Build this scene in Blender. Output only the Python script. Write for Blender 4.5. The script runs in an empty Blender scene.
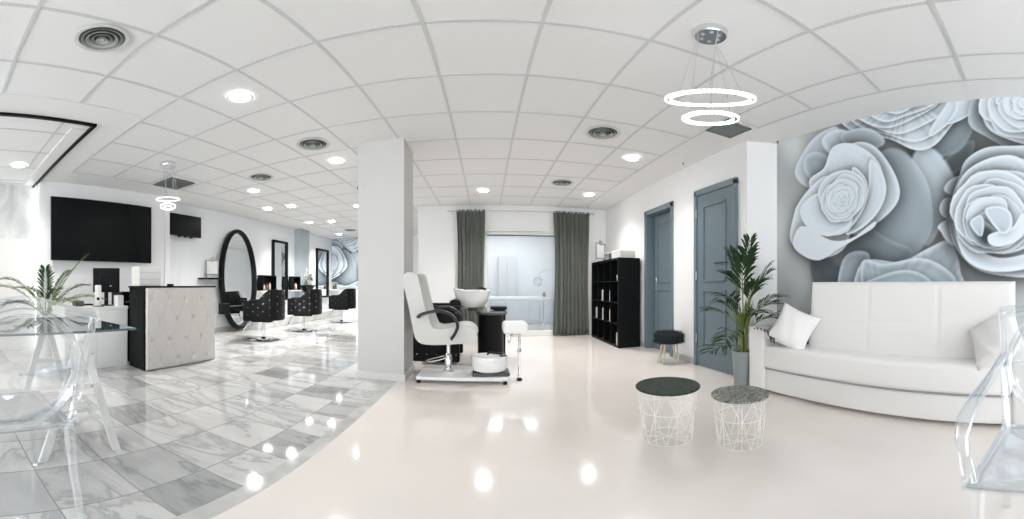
import bpy, bmesh, math, random
import numpy as np
from mathutils import Vector, Matrix, Euler
PI = math.pi; R = math.radians
rnd = random.Random(7)
S = bpy.context.scene
COL = S.collection
# ------------------------------------------------------------------ camera model (a stitched wide photograph)
F, X0, YH, EYE, H = 341.0, 486.0, 285.5, 0.98, 2.55
def th(x): return (x - X0) / F
def ep(y): return (YH - y) / F
def on_z(x, y, z):
    r = (z - EYE) / math.tan(ep(y))
    return (r * math.sin(th(x)), r * math.cos(th(x)), z)
# ------------------------------------------------------------------ materials
MATS = {}
def mat(name, col, rough=.5, metal=0, emit=None, es=0, coat=0, sheen=0, spec=.5):
    if max(col) < .02: spec = .15; col = tuple(c * .5 for c in col)
    if name in MATS: return MATS[name]
    m = bpy.data.materials.new(name); m.use_nodes = True
    b = m.node_tree.nodes['Principled BSDF']
    b.inputs['Base Color'].default_value = (*col, 1)
    b.inputs['Roughness'].default_value = rough; b.inputs['Metallic'].default_value = metal
    b.inputs['Coat Weight'].default_value = coat; b.inputs['Sheen Weight'].default_value = sheen
    b.inputs['Specular IOR Level'].default_value = spec
    if emit: b.inputs['Emission Color'].default_value = (*emit, 1); b.inputs['Emission Strength'].default_value = es
    MATS[name] = m; return m
def nt(m): return m.node_tree.nodes, m.node_tree.links, m.node_tree.nodes['Principled BSDF']
def bump_noise(m, scale, strength, dist=.01, detail=4):
    N, L, b = nt(m); t = N.new('ShaderNodeTexNoise'); t.inputs['Scale'].default_value = scale; t.inputs['Detail'].default_value = detail
    tc = N.new('ShaderNodeTexCoord'); L.new(tc.outputs['Object'], t.inputs['Vector'])
    u = N.new('ShaderNodeBump'); u.inputs['Strength'].default_value = strength; u.inputs['Distance'].default_value = dist
    L.new(t.outputs['Fac'], u.inputs['Height']); L.new(u.outputs['Normal'], b.inputs['Normal']); return m
def col_noise(m, scale, c1, c2, detail=6, lo=.35, hi=.65, dist=0, stretch=None):
    N, L, b = nt(m); t = N.new('ShaderNodeTexNoise'); t.inputs['Scale'].default_value = scale; t.inputs['Detail'].default_value = detail
    t.inputs['Distortion'].default_value = dist
    tc = N.new('ShaderNodeTexCoord'); mp = N.new('ShaderNodeMapping')
    if stretch: mp.inputs['Scale'].default_value = stretch
    L.new(tc.outputs['Object'], mp.inputs['Vector']); L.new(mp.outputs['Vector'], t.inputs['Vector'])
    r = N.new('ShaderNodeValToRGB'); r.color_ramp.elements[0].position = lo; r.color_ramp.elements[1].position = hi
    r.color_ramp.elements[0].color = (*c1, 1); r.color_ramp.elements[1].color = (*c2, 1)
    L.new(t.outputs['Fac'], r.inputs['Fac']); L.new(r.outputs['Color'], b.inputs['Base Color']); return m
wall_m = bump_noise(mat('white_wall_paint', (.84, .845, .85), .6), 90, .08)
ceil_m = bump_noise(mat('ceiling_tile', (.80, .795, .785), .9), 160, .25, .003)
plaster_m = mat('ceiling_plaster', (.80, .795, .785), .8)
grid_m = mat('ceiling_grid', (.60, .605, .60), .5)
trim_m = mat('white_trim', (.78, .78, .77), .4)
epoxy_m = mat('epoxy_floor', (.72, .69, .66), .11, coat=.3)
col_noise(epoxy_m, .9, (.79, .735, .69), (.86, .80, .755), 3)
column_m = bump_noise(mat('column_paint', (.60, .59, .575), .6), 60, .1)
white = mat('white_lacquer', (.86, .86, .85), .3)
leather = bump_noise(mat('white_leatherette', (.88, .87, .86), .38), 220, .12, .002)
black = mat('black_lacquer', (.012, .014, .015), .35)
black_soft = bump_noise(mat('black_leatherette', (.012, .013, .014), .42), 200, .2, .002)
screen_m = mat('screen_glass', (.006, .01, .011), .25)
door_m = mat('blue_grey_paint', (.14, .19, .22), .4)
door_dark = mat('door_gap_shade_paint', (.03, .04, .05), .6)  # near-black colour standing for the shade in the door gap
chrome = mat('chrome', (.8, .8, .82), .12, 1)
steel = mat('brushed_steel', (.55, .56, .57), .3, 1)
mirror_m = mat('mirror_glass', (.86, .9, .92), .01, 1)
curtain_m = bump_noise(mat('grey_green_curtain', (.10, .112, .094), .85, sheen=.2), 300, .3, .003)
wood_light = mat('pale_wood', (.62, .56, .48), .5)
grille = mat('dark_grille', (.16, .17, .17), .5)
vent_m = mat('vent_grey', (.30, .32, .31), .4, .3)
vent_dark = mat('vent_dark', (.04, .05, .05), .6)
paper = mat('paper_white', (.8, .8, .78), .6)
cream = mat('cream_plastic', (.72, .70, .66), .4)
ceramic = mat('white_ceramic', (.85, .85, .84), .08, coat=.6)
lamp_on = mat('lamp_diffuser', (1, 1, 1), .5, emit=(1, .98, .95), es=38)
led_on = mat('led_crystal', (1, 1, 1), .2, emit=(.93, .97, 1), es=1.7)
pot_grey = mat('grey_pot', (.27, .30, .31), .35)
pot_white = mat('white_pot', (.78, .77, .74), .3)
soil = mat('soil', (.04, .03, .02), .9)
leaf_a = mat('palm_leaf', (.022, .048, .020), .5, spec=.2)
leaf_b = mat('palm_leaf_young', (.10, .15, .035), .5, spec=.3)
stem_m = mat('palm_stem', (.18, .24, .07), .5)
wire_m = mat('white_wire', (.85, .83, .80), .3)
orchid_m = mat('orchid_petal', (.85, .80, .70), .5)
tabletop_dark = col_noise(mat('dark_table_top', (.05, .06, .05), .55, spec=.2), 60, (.015, .022, .018), (.05, .065, .052), 8)
tabletop_marble = col_noise(mat('grey_marbled_top', (.2, .2, .18), .4), 22, (.07, .075, .06), (.40, .40, .37), 8, .38, .68, 1.2, (1, 3, 1))
fur_m = bump_noise(mat('dark_fur', (.030, .038, .042), .95, sheen=.05, spec=.1), 120, 1, .01)
pillow_m = bump_noise(mat('white_cushion_fabric', (.84, .83, .82), .7), 260, .2, .002)
# ribbed white panelling
rib_m = mat('white_ribbed_panel', (.80, .82, .84), .5)
N, L, b = nt(rib_m); tc = N.new('ShaderNodeTexCoord'); w = N.new('ShaderNodeTexWave'); w.bands_direction = 'Y'; w.inputs['Scale'].default_value = 7
L.new(tc.outputs['Object'], w.inputs['Vector']); u = N.new('ShaderNodeBump'); u.inputs['Strength'].default_value = .35; u.inputs['Distance'].default_value = .01
L.new(w.outputs['Fac'], u.inputs['Height']); L.new(u.outputs['Normal'], b.inputs['Normal'])
# clear acrylic / tinted glass: thin sheet, reflects more at glancing angle
def sheet(name, tint, refl=.12, edge=.5, rough=.02):
    m = bpy.data.materials.new(name); m.use_nodes = True; N = m.node_tree.nodes; L = m.node_tree.links
    N.clear(); o = N.new('ShaderNodeOutputMaterial'); t = N.new('ShaderNodeBsdfTransparent'); t.inputs['Color'].default_value = (*tint, 1)
    g = N.new('ShaderNodeBsdfGlossy'); g.inputs['Roughness'].default_value = rough; g.inputs['Color'].default_value = (.97, .98, 1, 1)
    lw = N.new('ShaderNodeLayerWeight'); lw.inputs['Blend'].default_value = .35
    mr = N.new('ShaderNodeMapRange'); mr.inputs['To Min'].default_value = refl; mr.inputs['To Max'].default_value = edge
    L.new(lw.outputs['Facing'], mr.inputs['Value']); mx = N.new('ShaderNodeMixShader')
    L.new(mr.outputs['Result'], mx.inputs['Fac']); L.new(t.outputs[0], mx.inputs[1]); L.new(g.outputs[0], mx.inputs[2]); L.new(mx.outputs[0], o.inputs['Surface'])
    return m
acrylic = sheet('clear_acrylic', (.95, .96, .965), .10, 1.0, .06)
glass_dark = sheet('smoked_glass', (.42, .46, .47), .15, .75)
glass_clear = sheet('window_glass', (.88, .91, .93), .10, .4, .35)
# marble floor: axis-aligned slabs, each with its own tone and veins
marble = mat('marble_tiles', (.6, .6, .6), .07, coat=.3)
N, L, b = nt(marble)
tc = N.new('ShaderNodeTexCoord'); mp = N.new('ShaderNodeMapping'); mp.inputs['Location'].default_value = (.082 + .375 * 37, -.045 + .355 * 23, 0)
L.new(tc.outputs['Object'], mp.inputs['Vector'])
br = N.new('ShaderNodeTexBrick'); br.offset = 0; br.inputs['Scale'].default_value = 1; br.inputs['Mortar Size'].default_value = .0035
br.inputs['Brick Width'].default_value = .375; br.inputs['Row Height'].default_value = .355
br.inputs['Color1'].default_value = (0, 0, 0, 1); br.inputs['Color2'].default_value = (1, 1, 1, 1); br.inputs['Mortar'].default_value = (.5, .5, .5, 1)
L.new(mp.outputs[0], br.inputs['Vector'])
ramp = N.new('ShaderNodeValToRGB'); e = ramp.color_ramp
e.elements[0].color = (.39, .40, .40, 1); e.elements[1].color = (.66, .655, .645, 1); e.elements[1].position = .55
L.new(br.outputs['Color'], ramp.inputs['Fac'])
off = N.new('ShaderNodeVectorMath'); off.operation = 'MULTIPLY_ADD'; off.inputs[1].default_value = (9, 7, 5)
L.new(br.outputs['Color'], off.inputs[0]); L.new(tc.outputs['Object'], off.inputs[2])
vm = N.new('ShaderNodeMapping'); vm.inputs['Rotation'].default_value = (0, 0, .7); vm.inputs['Scale'].default_value = (1, 2.6, 1)
L.new(off.outputs[0], vm.inputs['Vector'])
vn = N.new('ShaderNodeTexNoise'); vn.inputs['Scale'].default_value = .8; vn.inputs['Detail'].default_value = 9; vn.inputs['Roughness'].default_value = .62; vn.inputs['Distortion'].default_value = .7
L.new(vm.outputs[0], vn.inputs['Vector'])
vr = N.new('ShaderNodeValToRGB'); e = vr.color_ramp
e.elements[0].position = .36; e.elements[0].color = (1, 1, 1, 1); e.elements[1].position = .62; e.elements[1].color = (1.0, 1.0, 1.0, 1)
k = e.elements.new(.46); k.color = (.80, .80, .80, 1); k = e.elements.new(.50); k.color = (.50, .51, .52, 1); k = e.elements.new(.515); k.color = (.88, .88, .87, 1)
L.new(vn.outputs['Fac'], vr.inputs['Fac'])
mu = N.new('ShaderNodeMixRGB'); mu.blend_type = 'MULTIPLY'; mu.inputs['Fac'].default_value = .75
L.new(ramp.outputs[0], mu.inputs[1]); L.new(vr.outputs[0], mu.inputs[2])
mo = N.new('ShaderNodeMixRGB'); L.new(br.outputs['Fac'], mo.inputs['Fac']); L.new(mu.outputs[0], mo.inputs[1]); mo.inputs[2].default_value = (.30, .30, .28, 1)
L.new(mo.outputs[0], b.inputs['Base Color'])
marble_wall = col_noise(mat('marble_wall', (.7, .7, .7), .25), 2.2, (.50, .51, .51), (.70, .70, .69), 6, .3, .6, 1.5, (1, 1, .6))
marble_strip = col_noise(mat('marble_border', (.6, .6, .58), .12), 5, (.44, .44, .43), (.62, .62, .60), 5)
# ------------------------------------------------------------------ mesh helpers
class MB:
    def __init__(s): s.bm = bmesh.new()
    def _new(s, geo): return geo['verts']
    def box(s, a, b, bevel=0, seg=2, rot=None, piv=None):
        t = bmesh.new(); bmesh.ops.create_cube(t, size=1)
        c = [(a[i] + b[i]) / 2 for i in range(3)]; d = [abs(b[i] - a[i]) for i in range(3)]
        for v in t.verts: v.co = Vector((v.co.x * d[0] + c[0], v.co.y * d[1] + c[1], v.co.z * d[2] + c[2]))
        if bevel: bmesh.ops.bevel(t, geom=list(t.edges), offset=min(bevel, min(d) * .49), segments=seg, profile=.5, affect='EDGES')
        if rot is not None:
            M = Matrix.Translation(piv or c) @ rot.to_matrix().to_4x4() @ Matrix.Translation([-q for q in (piv or c)])
            bmesh.ops.transform(t, matrix=M, verts=t.verts)
        s.merge(t); return s
    def merge(s, t):
        me = bpy.data.meshes.new('tmp'); t.to_mesh(me); t.free(); s.bm.from_mesh(me); bpy.data.meshes.remove(me)
    def cyl(s, p0, p1, r0, r1=None, n=16, caps=True):
        p0, p1 = Vector(p0), Vector(p1); r1 = r0 if r1 is None else r1
        d = p1 - p0; q = d.to_track_quat('Z', 'Y').to_matrix()
        A = [s.bm.verts.new(p0 + q @ Vector((r0 * math.cos(2 * PI * i / n), r0 * math.sin(2 * PI * i / n), 0))) for i in range(n)]
        B = [s.bm.verts.new(p1 + q @ Vector((r1 * math.cos(2 * PI * i / n), r1 * math.sin(2 * PI * i / n), 0))) for i in range(n)]
        for i in range(n): s.bm.faces.new((A[i], A[(i + 1) % n], B[(i + 1) % n], B[i]))
        if caps: s.bm.faces.new(A[::-1]); s.bm.faces.new(B)
        return s
    def lathe(s, prof, c=(0, 0, 0), n=32, sx=1, sy=1, M=None):
        rings = []
        for r, z in prof:
            rings.append([s.bm.verts.new((M @ Vector((sx * r * math.cos(2 * PI * i / n), sy * r * math.sin(2 * PI * i / n), z)) if M else Vector((sx * r * math.cos(2 * PI * i / n), sy * r * math.sin(2 * PI * i / n), z))) + Vector(c)) for i in range(n)])
        for a, b in zip(rings, rings[1:]):
            for i in range(n): s.bm.faces.new((a[i], a[(i + 1) % n], b[(i + 1) % n], b[i]))
        if prof[0][0] > 1e-4 and abs(prof[0][0] - prof[-1][0]) + abs(prof[0][1] - prof[-1][1]) > 1e-6: s.bm.faces.new(rings[0][::-1])
        if prof[-1][0] > 1e-4 and abs(prof[0][0] - prof[-1][0]) + abs(prof[0][1] - prof[-1][1]) > 1e-6: s.bm.faces.new(rings[-1])
        return s
    def tube(s, pts, r, n=8, closed=False, rr=None):
        pts = [Vector(p) for p in pts]; m = len(pts); rings = []; up = None
        for i, p in enumerate(pts):
            if closed: d = pts[(i + 1) % m] - pts[i - 1]
            else: d = pts[min(i + 1, m - 1)] - pts[max(i - 1, 0)]
            d.normalize()
            if up is None: up = Vector((0, 0, 1)) if abs(d.z) < .9 else Vector((1, 0, 0))
            x = d.cross(up).normalized(); y = x.cross(d).normalized(); up = y
            ra = rr[i] if rr else r
            if isinstance(ra, tuple): ax, ay = ra
            else: ax = ay = ra
            rings.append([s.bm.verts.new(p + x * ax * math.cos(2 * PI * k / n) + y * ay * math.sin(2 * PI * k / n)) for k in range(n)])
        for i in range(m if closed else m - 1):
            a, b = rings[i], rings[(i + 1) % m]
            for k in range(n): s.bm.faces.new((a[k], a[(k + 1) % n], b[(k + 1) % n], b[k]))
        if not closed: s.bm.faces.new(rings[0][::-1]); s.bm.faces.new(rings[-1])
        return s
    def poly(s, pts):
        s.bm.faces.new([s.bm.verts.new(p) for p in pts]); return s
    def prism(s, pts, vec):
        A = [s.bm.verts.new(p) for p in pts]; B = [s.bm.verts.new(Vector(p) + Vector(vec)) for p in pts]; n = len(A)
        for i in range(n): s.bm.faces.new((A[i], A[(i + 1) % n], B[(i + 1) % n], B[i]))
        s.bm.faces.new(A[::-1]); s.bm.faces.new(B); return s
    def grid(s, nu, nv, f, thick=None):
        V = [[s.bm.verts.new(f(i / nu, j / nv)) for j in range(nv + 1)] for i in range(nu + 1)]
        for i in range(nu):
            for j in range(nv): s.bm.faces.new((V[i][j], V[i + 1][j], V[i + 1][j + 1], V[i][j + 1]))
        return s
    def build(s, name, m, parent=None, smooth=False, mods=None):
        bmesh.ops.recalc_face_normals(s.bm, faces=s.bm.faces)
        me = bpy.data.meshes.new(name); s.bm.to_mesh(me); s.bm.free()
        if smooth:
            for p in me.polygons: p.use_smooth = True
            me.set_sharp_from_angle(angle=R(40))
        o = bpy.data.objects.new(name, me); COL.objects.link(o)
        for x in (m if isinstance(m, list) else [m]): me.materials.append(x)
        if parent is not None: o.parent = parent
        return o
def tag(o, label, cat, group=None, kind=None):
    o['label'] = label; o['category'] = cat
    if group: o['group'] = group
    if kind: o['kind'] = kind
    return o
def thing(name, label, cat, loc=(0, 0, 0), rz=0, group=None):
    o = bpy.data.objects.new(name, None); o.empty_display_size = .1; COL.objects.link(o); o.location = loc; o.rotation_euler = (0, 0, rz)
    return tag(o, label, cat, group)
def struct(o, label=None):
    o['kind'] = 'structure'
    if label: o['label'] = label
    return o
def dup(root, loc, rz, label):
    r = root.copy(); COL.objects.link(r); r.location = loc; r.rotation_euler = (0, 0, rz); r['label'] = label
    for ch in list(root.children):
        c = ch.copy(); COL.objects.link(c); c.parent = r
        for g in list(ch.children):
            d = g.copy(); COL.objects.link(d); d.parent = c
    return r
# ------------------------------------------------------------------ room shell
XM = -.87          # marble / epoxy edge
RB = -2.9          # how far the shell runs behind the viewer
def sbox(name, a, b, m, label=None, bevel=0): return struct(MB().box(a, b, bevel).build(name, m), label)
sbox('floor', (XM, RB, -.12), (2.9, 9.5, 0), epoxy_m, 'pale glossy epoxy floor on the right side')
sbox('floor_marble', (-5.6, RB, -.12), (XM - .09, 10.5, 0), marble, 'grey and white marble tiled floor of the salon side')
sbox('floor_border', (XM - .09, RB, -.12), (XM, 10.5, 0), marble_strip, 'narrow marble strip between tiles and epoxy floor')
sbox('ceiling', (-5.6, RB, H), (2.9, 10.5, H + .12), ceil_m, 'white suspended tile ceiling')
xl = [-.30 + .565 * k for k in range(-7, 3)] + [1.38, 1.93]
yl = [1.59 + .606 * k for k in range(-6, 9)]
g = MB(); gw = .011; gt = .005
x_lo, x_hi = xl[0], xl[-1]
for x in xl:
    g.box((x - gw, RB, H - gt), (x + gw, 6.44 if x > -1.4 else 10.25, H))
for y in yl: g.box((x_lo, y - gw, H - gt + .0007), (x_hi if y > 2.3 else 2.25, y + gw, H - .0005))
for k in range(9, 15): g.box((x_lo, 1.59 + .606 * k - gw, H - gt + .0007), (-1.4, 1.59 + .606 * k + gw, H - .0005))
g.box((2.25 - gw, RB, H - gt), (2.25 + gw, 2.2, H)); g.box((-5.0, RB, H - gt), (-5.0 + .02, 1.2, H)); g.box((-4.85, -.3, H - gt), (-4.85 + .02, 1.2, H))
struct(g.build('trim_1', grid_m), 'ceiling grid bars between the tiles')
# plaster bands
sbox('trim_2', (1.94, 2.21, H - .008), (2.9, 6.55, H + .02), plaster_m, 'plain plaster band along the door wall ceiling')
sbox('trim_3', (2.27, RB, H - .008), (2.9, 2.21, H + .02), plaster_m, 'plain plaster band above the rose wall')
sbox('trim_4', (-5.3, 1.30, H - .008), (x_lo - .012, 10.3, H + .02), plaster_m, 'plain plaster band along the screen wall ceiling')
p = MB(); p.box((-2.79, RB, H - .008), (-2.45, 1.579, H + .02)); p.box((-4.3, 1.28, H - .0085), (-2.79, 1.579, H + .02))
struct(p.build('trim_5', plaster_m), 'plaster band framing the entrance ceiling')
t = MB(); t.box((-2.80, RB, H - .035), (-2.77, 1.27, H - .008)); t.box((-5.06, 1.24, H - .035), (-2.77, 1.27, H - .008))
struct(t.build('trim_6', black), 'slim black metal track on the entrance ceiling')
t = MB(); t.box((-5.06, 1.10, H - .012), (-2.95, 1.24, H)); struct(t.build('trim_7', plaster_m), 'pale strip beside the black ceiling track')
# walls
sbox('wall_left', (-4.95, 1.27, 0), (-4.75, 3.56, H), wall_m, 'white wall behind the reception desk')
sbox('wall_entrance', (-5.25, RB, 0), (-5.06, 1.29, H), marble_wall, 'pale marble clad wall at the far left')
sbox('trim_8', (-5.062, RB, 0), (-5.045, 1.26, 1.69), mat('pale_panel', (.68, .67, .65), .3), 'pale lower panel of the entrance wall')
sbox('wall_salon', (-5.2, 3.56, 0), (-5.0, 10.3, H), rib_m, 'white wall along the styling stations')
sbox('wall_pilaster', (-5.0, 7.95, .225), (-4.80, 8.42, H), mat('bluish_grey_paint', (.42, .47, .51), .5), 'blue grey pilaster between the styling mirrors')
sbox('wall_salon_back', (-5.2, 10.3, 0), (-1.32, 10.45, H), wall_m)
# back wall with the glazed opening x 0..1.36
bw = MB(); bw.box((-1.32, 6.55, 0), (-.01, 6.66, H)); bw.box((1.44, 6.55, 0), (2.42, 6.66, H)); bw.box((-.01, 6.55, 2.0), (1.44, 6.66, H))
struct(bw.build('wall_back', wall_m), 'white back wall around the glazed treatment room')
sbox('wall_treatment_left', (-1.32, 6.66, 0), (-1.22, 10.3, H), wall_m)
# right wall with an opening for door_1
XR = 2.40; D1 = (3.97, 4.70); D2 = (2.63, 3.39); DH = 2.13
rw = MB(); rw.box((XR, 2.5, 0), (XR + .2, D1[0], H)); rw.box((XR, D1[1], 0), (XR + .2, 9.4, H)); rw.box((XR, D1[0], DH - .04), (XR + .2, D1[1], H))
struct(rw.build('wall_right', wall_m), 'white wall with the two blue grey doors')
struct(MB().prism([(XR, 2.5, 0), (2.67, 2.33, 0), (2.9, 2.33, 0), (2.9, 2.5, 0)], (0, 0, H)).build('wall_corner', wall_m), 'white pilaster corner beside the rose mural')
sbox('wall_treatment_back', (-1.3, 9.3, 0), (2.4, 9.4, H), mat('treatment_wall', (.74, .76, .78), .5))
sbox('wall_column', (-1.30, 3.3, 0), (-.81, 3.73, H), column_m, 'square white column between marble and epoxy floor')
sk = MB(); sk.box((-1.315, 3.285, 0), (-.795, 3.745, .075)); struct(sk.build('baseboard_column', mat('column_skirt', (.70, .69, .67), .4)))
bb = MB(); bb.box((XR - .012, 3.41, 0), (XR, 3.94, .08)); bb.box((XR - .012, 4.77, 0), (XR, 6.55, .08)); bb.box((XR - .012, 2.5, 0), (XR, 2.6, .08))
struct(bb.build('baseboard_right', mat('grey_skirt', (.50, .50, .49), .4)))
bb = MB(); bb.box((-5.0, 3.6, 0), (-4.985, 10.3, .1)); struct(bb.build('baseboard_left', mat('marble_skirt', (.45, .45, .44), .3)))
bb = MB(); bb.box((-1.32, 6.535, 0), (-.03, 6.55, .08)); bb.box((1.46, 6.535, 0), (2.4, 6.55, .08)); struct(bb.build('baseboard_back', trim_m))
rr_ = MB(); rr_.box((-5.25, RB - .15, 0), (2.9, RB, .85)); rr_.box((-5.25, RB - .15, 2.3), (2.9, RB, H))  # unseen rear wall, added to cut low daylight on the near floor
for x in (-5.25, -2.6, -.1, 2.7): rr_.box((x, RB - .15, .85), (x + .2, RB, 2.3))
struct(rr_.build('wall_rear', wall_m), 'shop front wall added behind the viewer, its openings shaped to limit the daylight')
# ------------------------------------------------------------------ rose murals (printed pattern as colours of the paper)
# ---MURAL-BEGIN
def crom(P, n_=5):
    P = np.array(P, float); m = len(P); out = []
    for i in range(m):
        a, b2, c, d = P[i - 1], P[i], P[(i + 1) % m], P[(i + 2) % m]
        for k in range(n_):
            t = k / n_; out.append(.5 * ((2 * b2) + (c - a) * t + (2 * a - 5 * b2 + 4 * c - d) * t * t + (3 * b2 - a - 3 * c + d) * t ** 3))
    return np.array(out)
def sdist(U, V, P):
    """signed distance to a closed outline, positive inside"""
    d = np.full(U.shape, 1e9); ins = np.zeros(U.shape, bool); m = len(P)
    for i in range(m):
        ax, ay = P[i]; bx, by = P[(i + 1) % m]; ex, ey = bx - ax, by - ay; L2 = ex * ex + ey * ey + 1e-12
        t = np.clip(((U - ax) * ex + (V - ay) * ey) / L2, 0, 1); d = np.minimum(d, (U - ax - t * ex) ** 2 + (V - ay - t * ey) ** 2)
        if abs(by - ay) > 1e-12: ins ^= ((ay > V) != (by > V)) & (U < (V - ay) * ex / ey + ax)
    d = np.sqrt(d); return np.where(ins, d, -d)
TINT = ((.80, .91, .98), (.93, .965, 1.0))
def lay(img, U, V, P, base, v0, v1, g=1.0, rim=.10, rw=1.5, sh=.25, sw=7, soft=1.1, box=None, streak=0):
    """one printed petal: outline P, tone v0 at its base to v1 at its rim, pale lip, soft shade on what it overlaps (units: about a centimetre)"""
    P = np.asarray(P); M_ = sw * 4.5
    m = (U > P[:, 0].min() - M_) & (U < P[:, 0].max() + M_) & (V > P[:, 1].min() - M_) & (V < P[:, 1].max() + M_)
    if not m.any(): return
    u, v = U[m], V[m]; d = sdist(u, v, P); c = img[m]
    c *= (1 - sh * np.exp(np.minimum(d, 0) / sw) * (d < 0))[:, None]
    a = np.clip(d / soft + .5, 0, 1)[:, None]
    db = np.hypot(u - base[0], v - base[1]); s_ = np.clip(db / (db + np.maximum(d, 0) + 1e-6), 0, 1)
    val = v0 + (v1 - v0) * s_ ** g + rim * np.exp(-(np.maximum(d, 0) / rw) ** 2) - rim * .45 * np.exp(-((d - 2.4 * rw) / (rw * 1.1)) ** 2)
    if streak: ang = np.arctan2(v - base[1], u - base[0]); val = val + streak * np.sin(ang * 26 + 3 * np.sin(ang * 7)) * s_
    val = np.clip(val, 0, 1); t = np.clip((val - .3) / .6, 0, 1)[:, None]
    col = val[:, None] * (np.array(TINT[0]) * (1 - t) + np.array(TINT[1]) * t)
    img[m] = c * (1 - a) + col * a
def whorl(img, U, V, cx, cy, r0, r1, n, seed, sq=1.0, rot=0, v0=.5, v1=.85, hx=0, hy=0, off=.5, sh=.28, width=1.0, ruff=.04, pw=1.0):
    rs = np.random.RandomState(seed)
    for k in range(n):
        t = k / max(n - 1, 1); rad = r0 + (r1 - r0) * t ** pw; a0 = rot + k * 2.39996 + rs.uniform(-.25, .25)
        px, py = cx + hx * t, cy + hy * t
        A = np.linspace(0, 2 * PI, 26)[:-1]; wt, wr = rad * .86 * width, rad * (1 - off * .72)
        ph = rs.uniform(0, 6.28, 3)
        rr = 1 + ruff * np.sin(3 * A + ph[0]) + ruff * .8 * np.sin(5 * A + ph[1]) + ruff * .5 * np.sin(8 * A + ph[2])
        lx, ly = wr * np.cos(A) * rr + rad * off * .72, wt * np.sin(A) * rr * (1 - .12 * np.cos(A))
        X = px + (lx * math.cos(a0) - ly * math.sin(a0)); Y = py + (lx * math.sin(a0) + ly * math.cos(a0)) * sq
        lit = .5 + .5 * math.cos(a0 - 2.2)
        lay(img, U, V, np.stack([X, Y], 1), (px, py), v0 - .02 + .05 * lit, v1 - .09 + .11 * lit, 1.3, .07 + .05 * lit, max(.5, rad * .035), sh * (.6 + .4 * lit), max(.9, rad * .13))
def px(x, y):     # a spot of the print, in the photograph's frame, to centimetres on the wall (across, up)
    t = (x - 486.0) / 341.0; k = (2.67 - 2.525) / 2.33          # wall line X = 2.525 + k Y
    r = 2.525 / (math.sin(t) - k * math.cos(t)); return (-r * math.cos(t) * 100, (.98 + r * math.tan((285.5 - y) / 341.0)) * 100)
def T(*a): return crom([px(*q) for q in a])
def sn(u, v, seed, f):
    rs = np.random.RandomState(seed); out = 0
    for k in range(5): a, b2, c = rs.uniform(-f, f), rs.uniform(-f, f), rs.uniform(0, 6.28); out = out + np.sin(a * u + b2 * v + c) / 5
    return out
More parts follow.
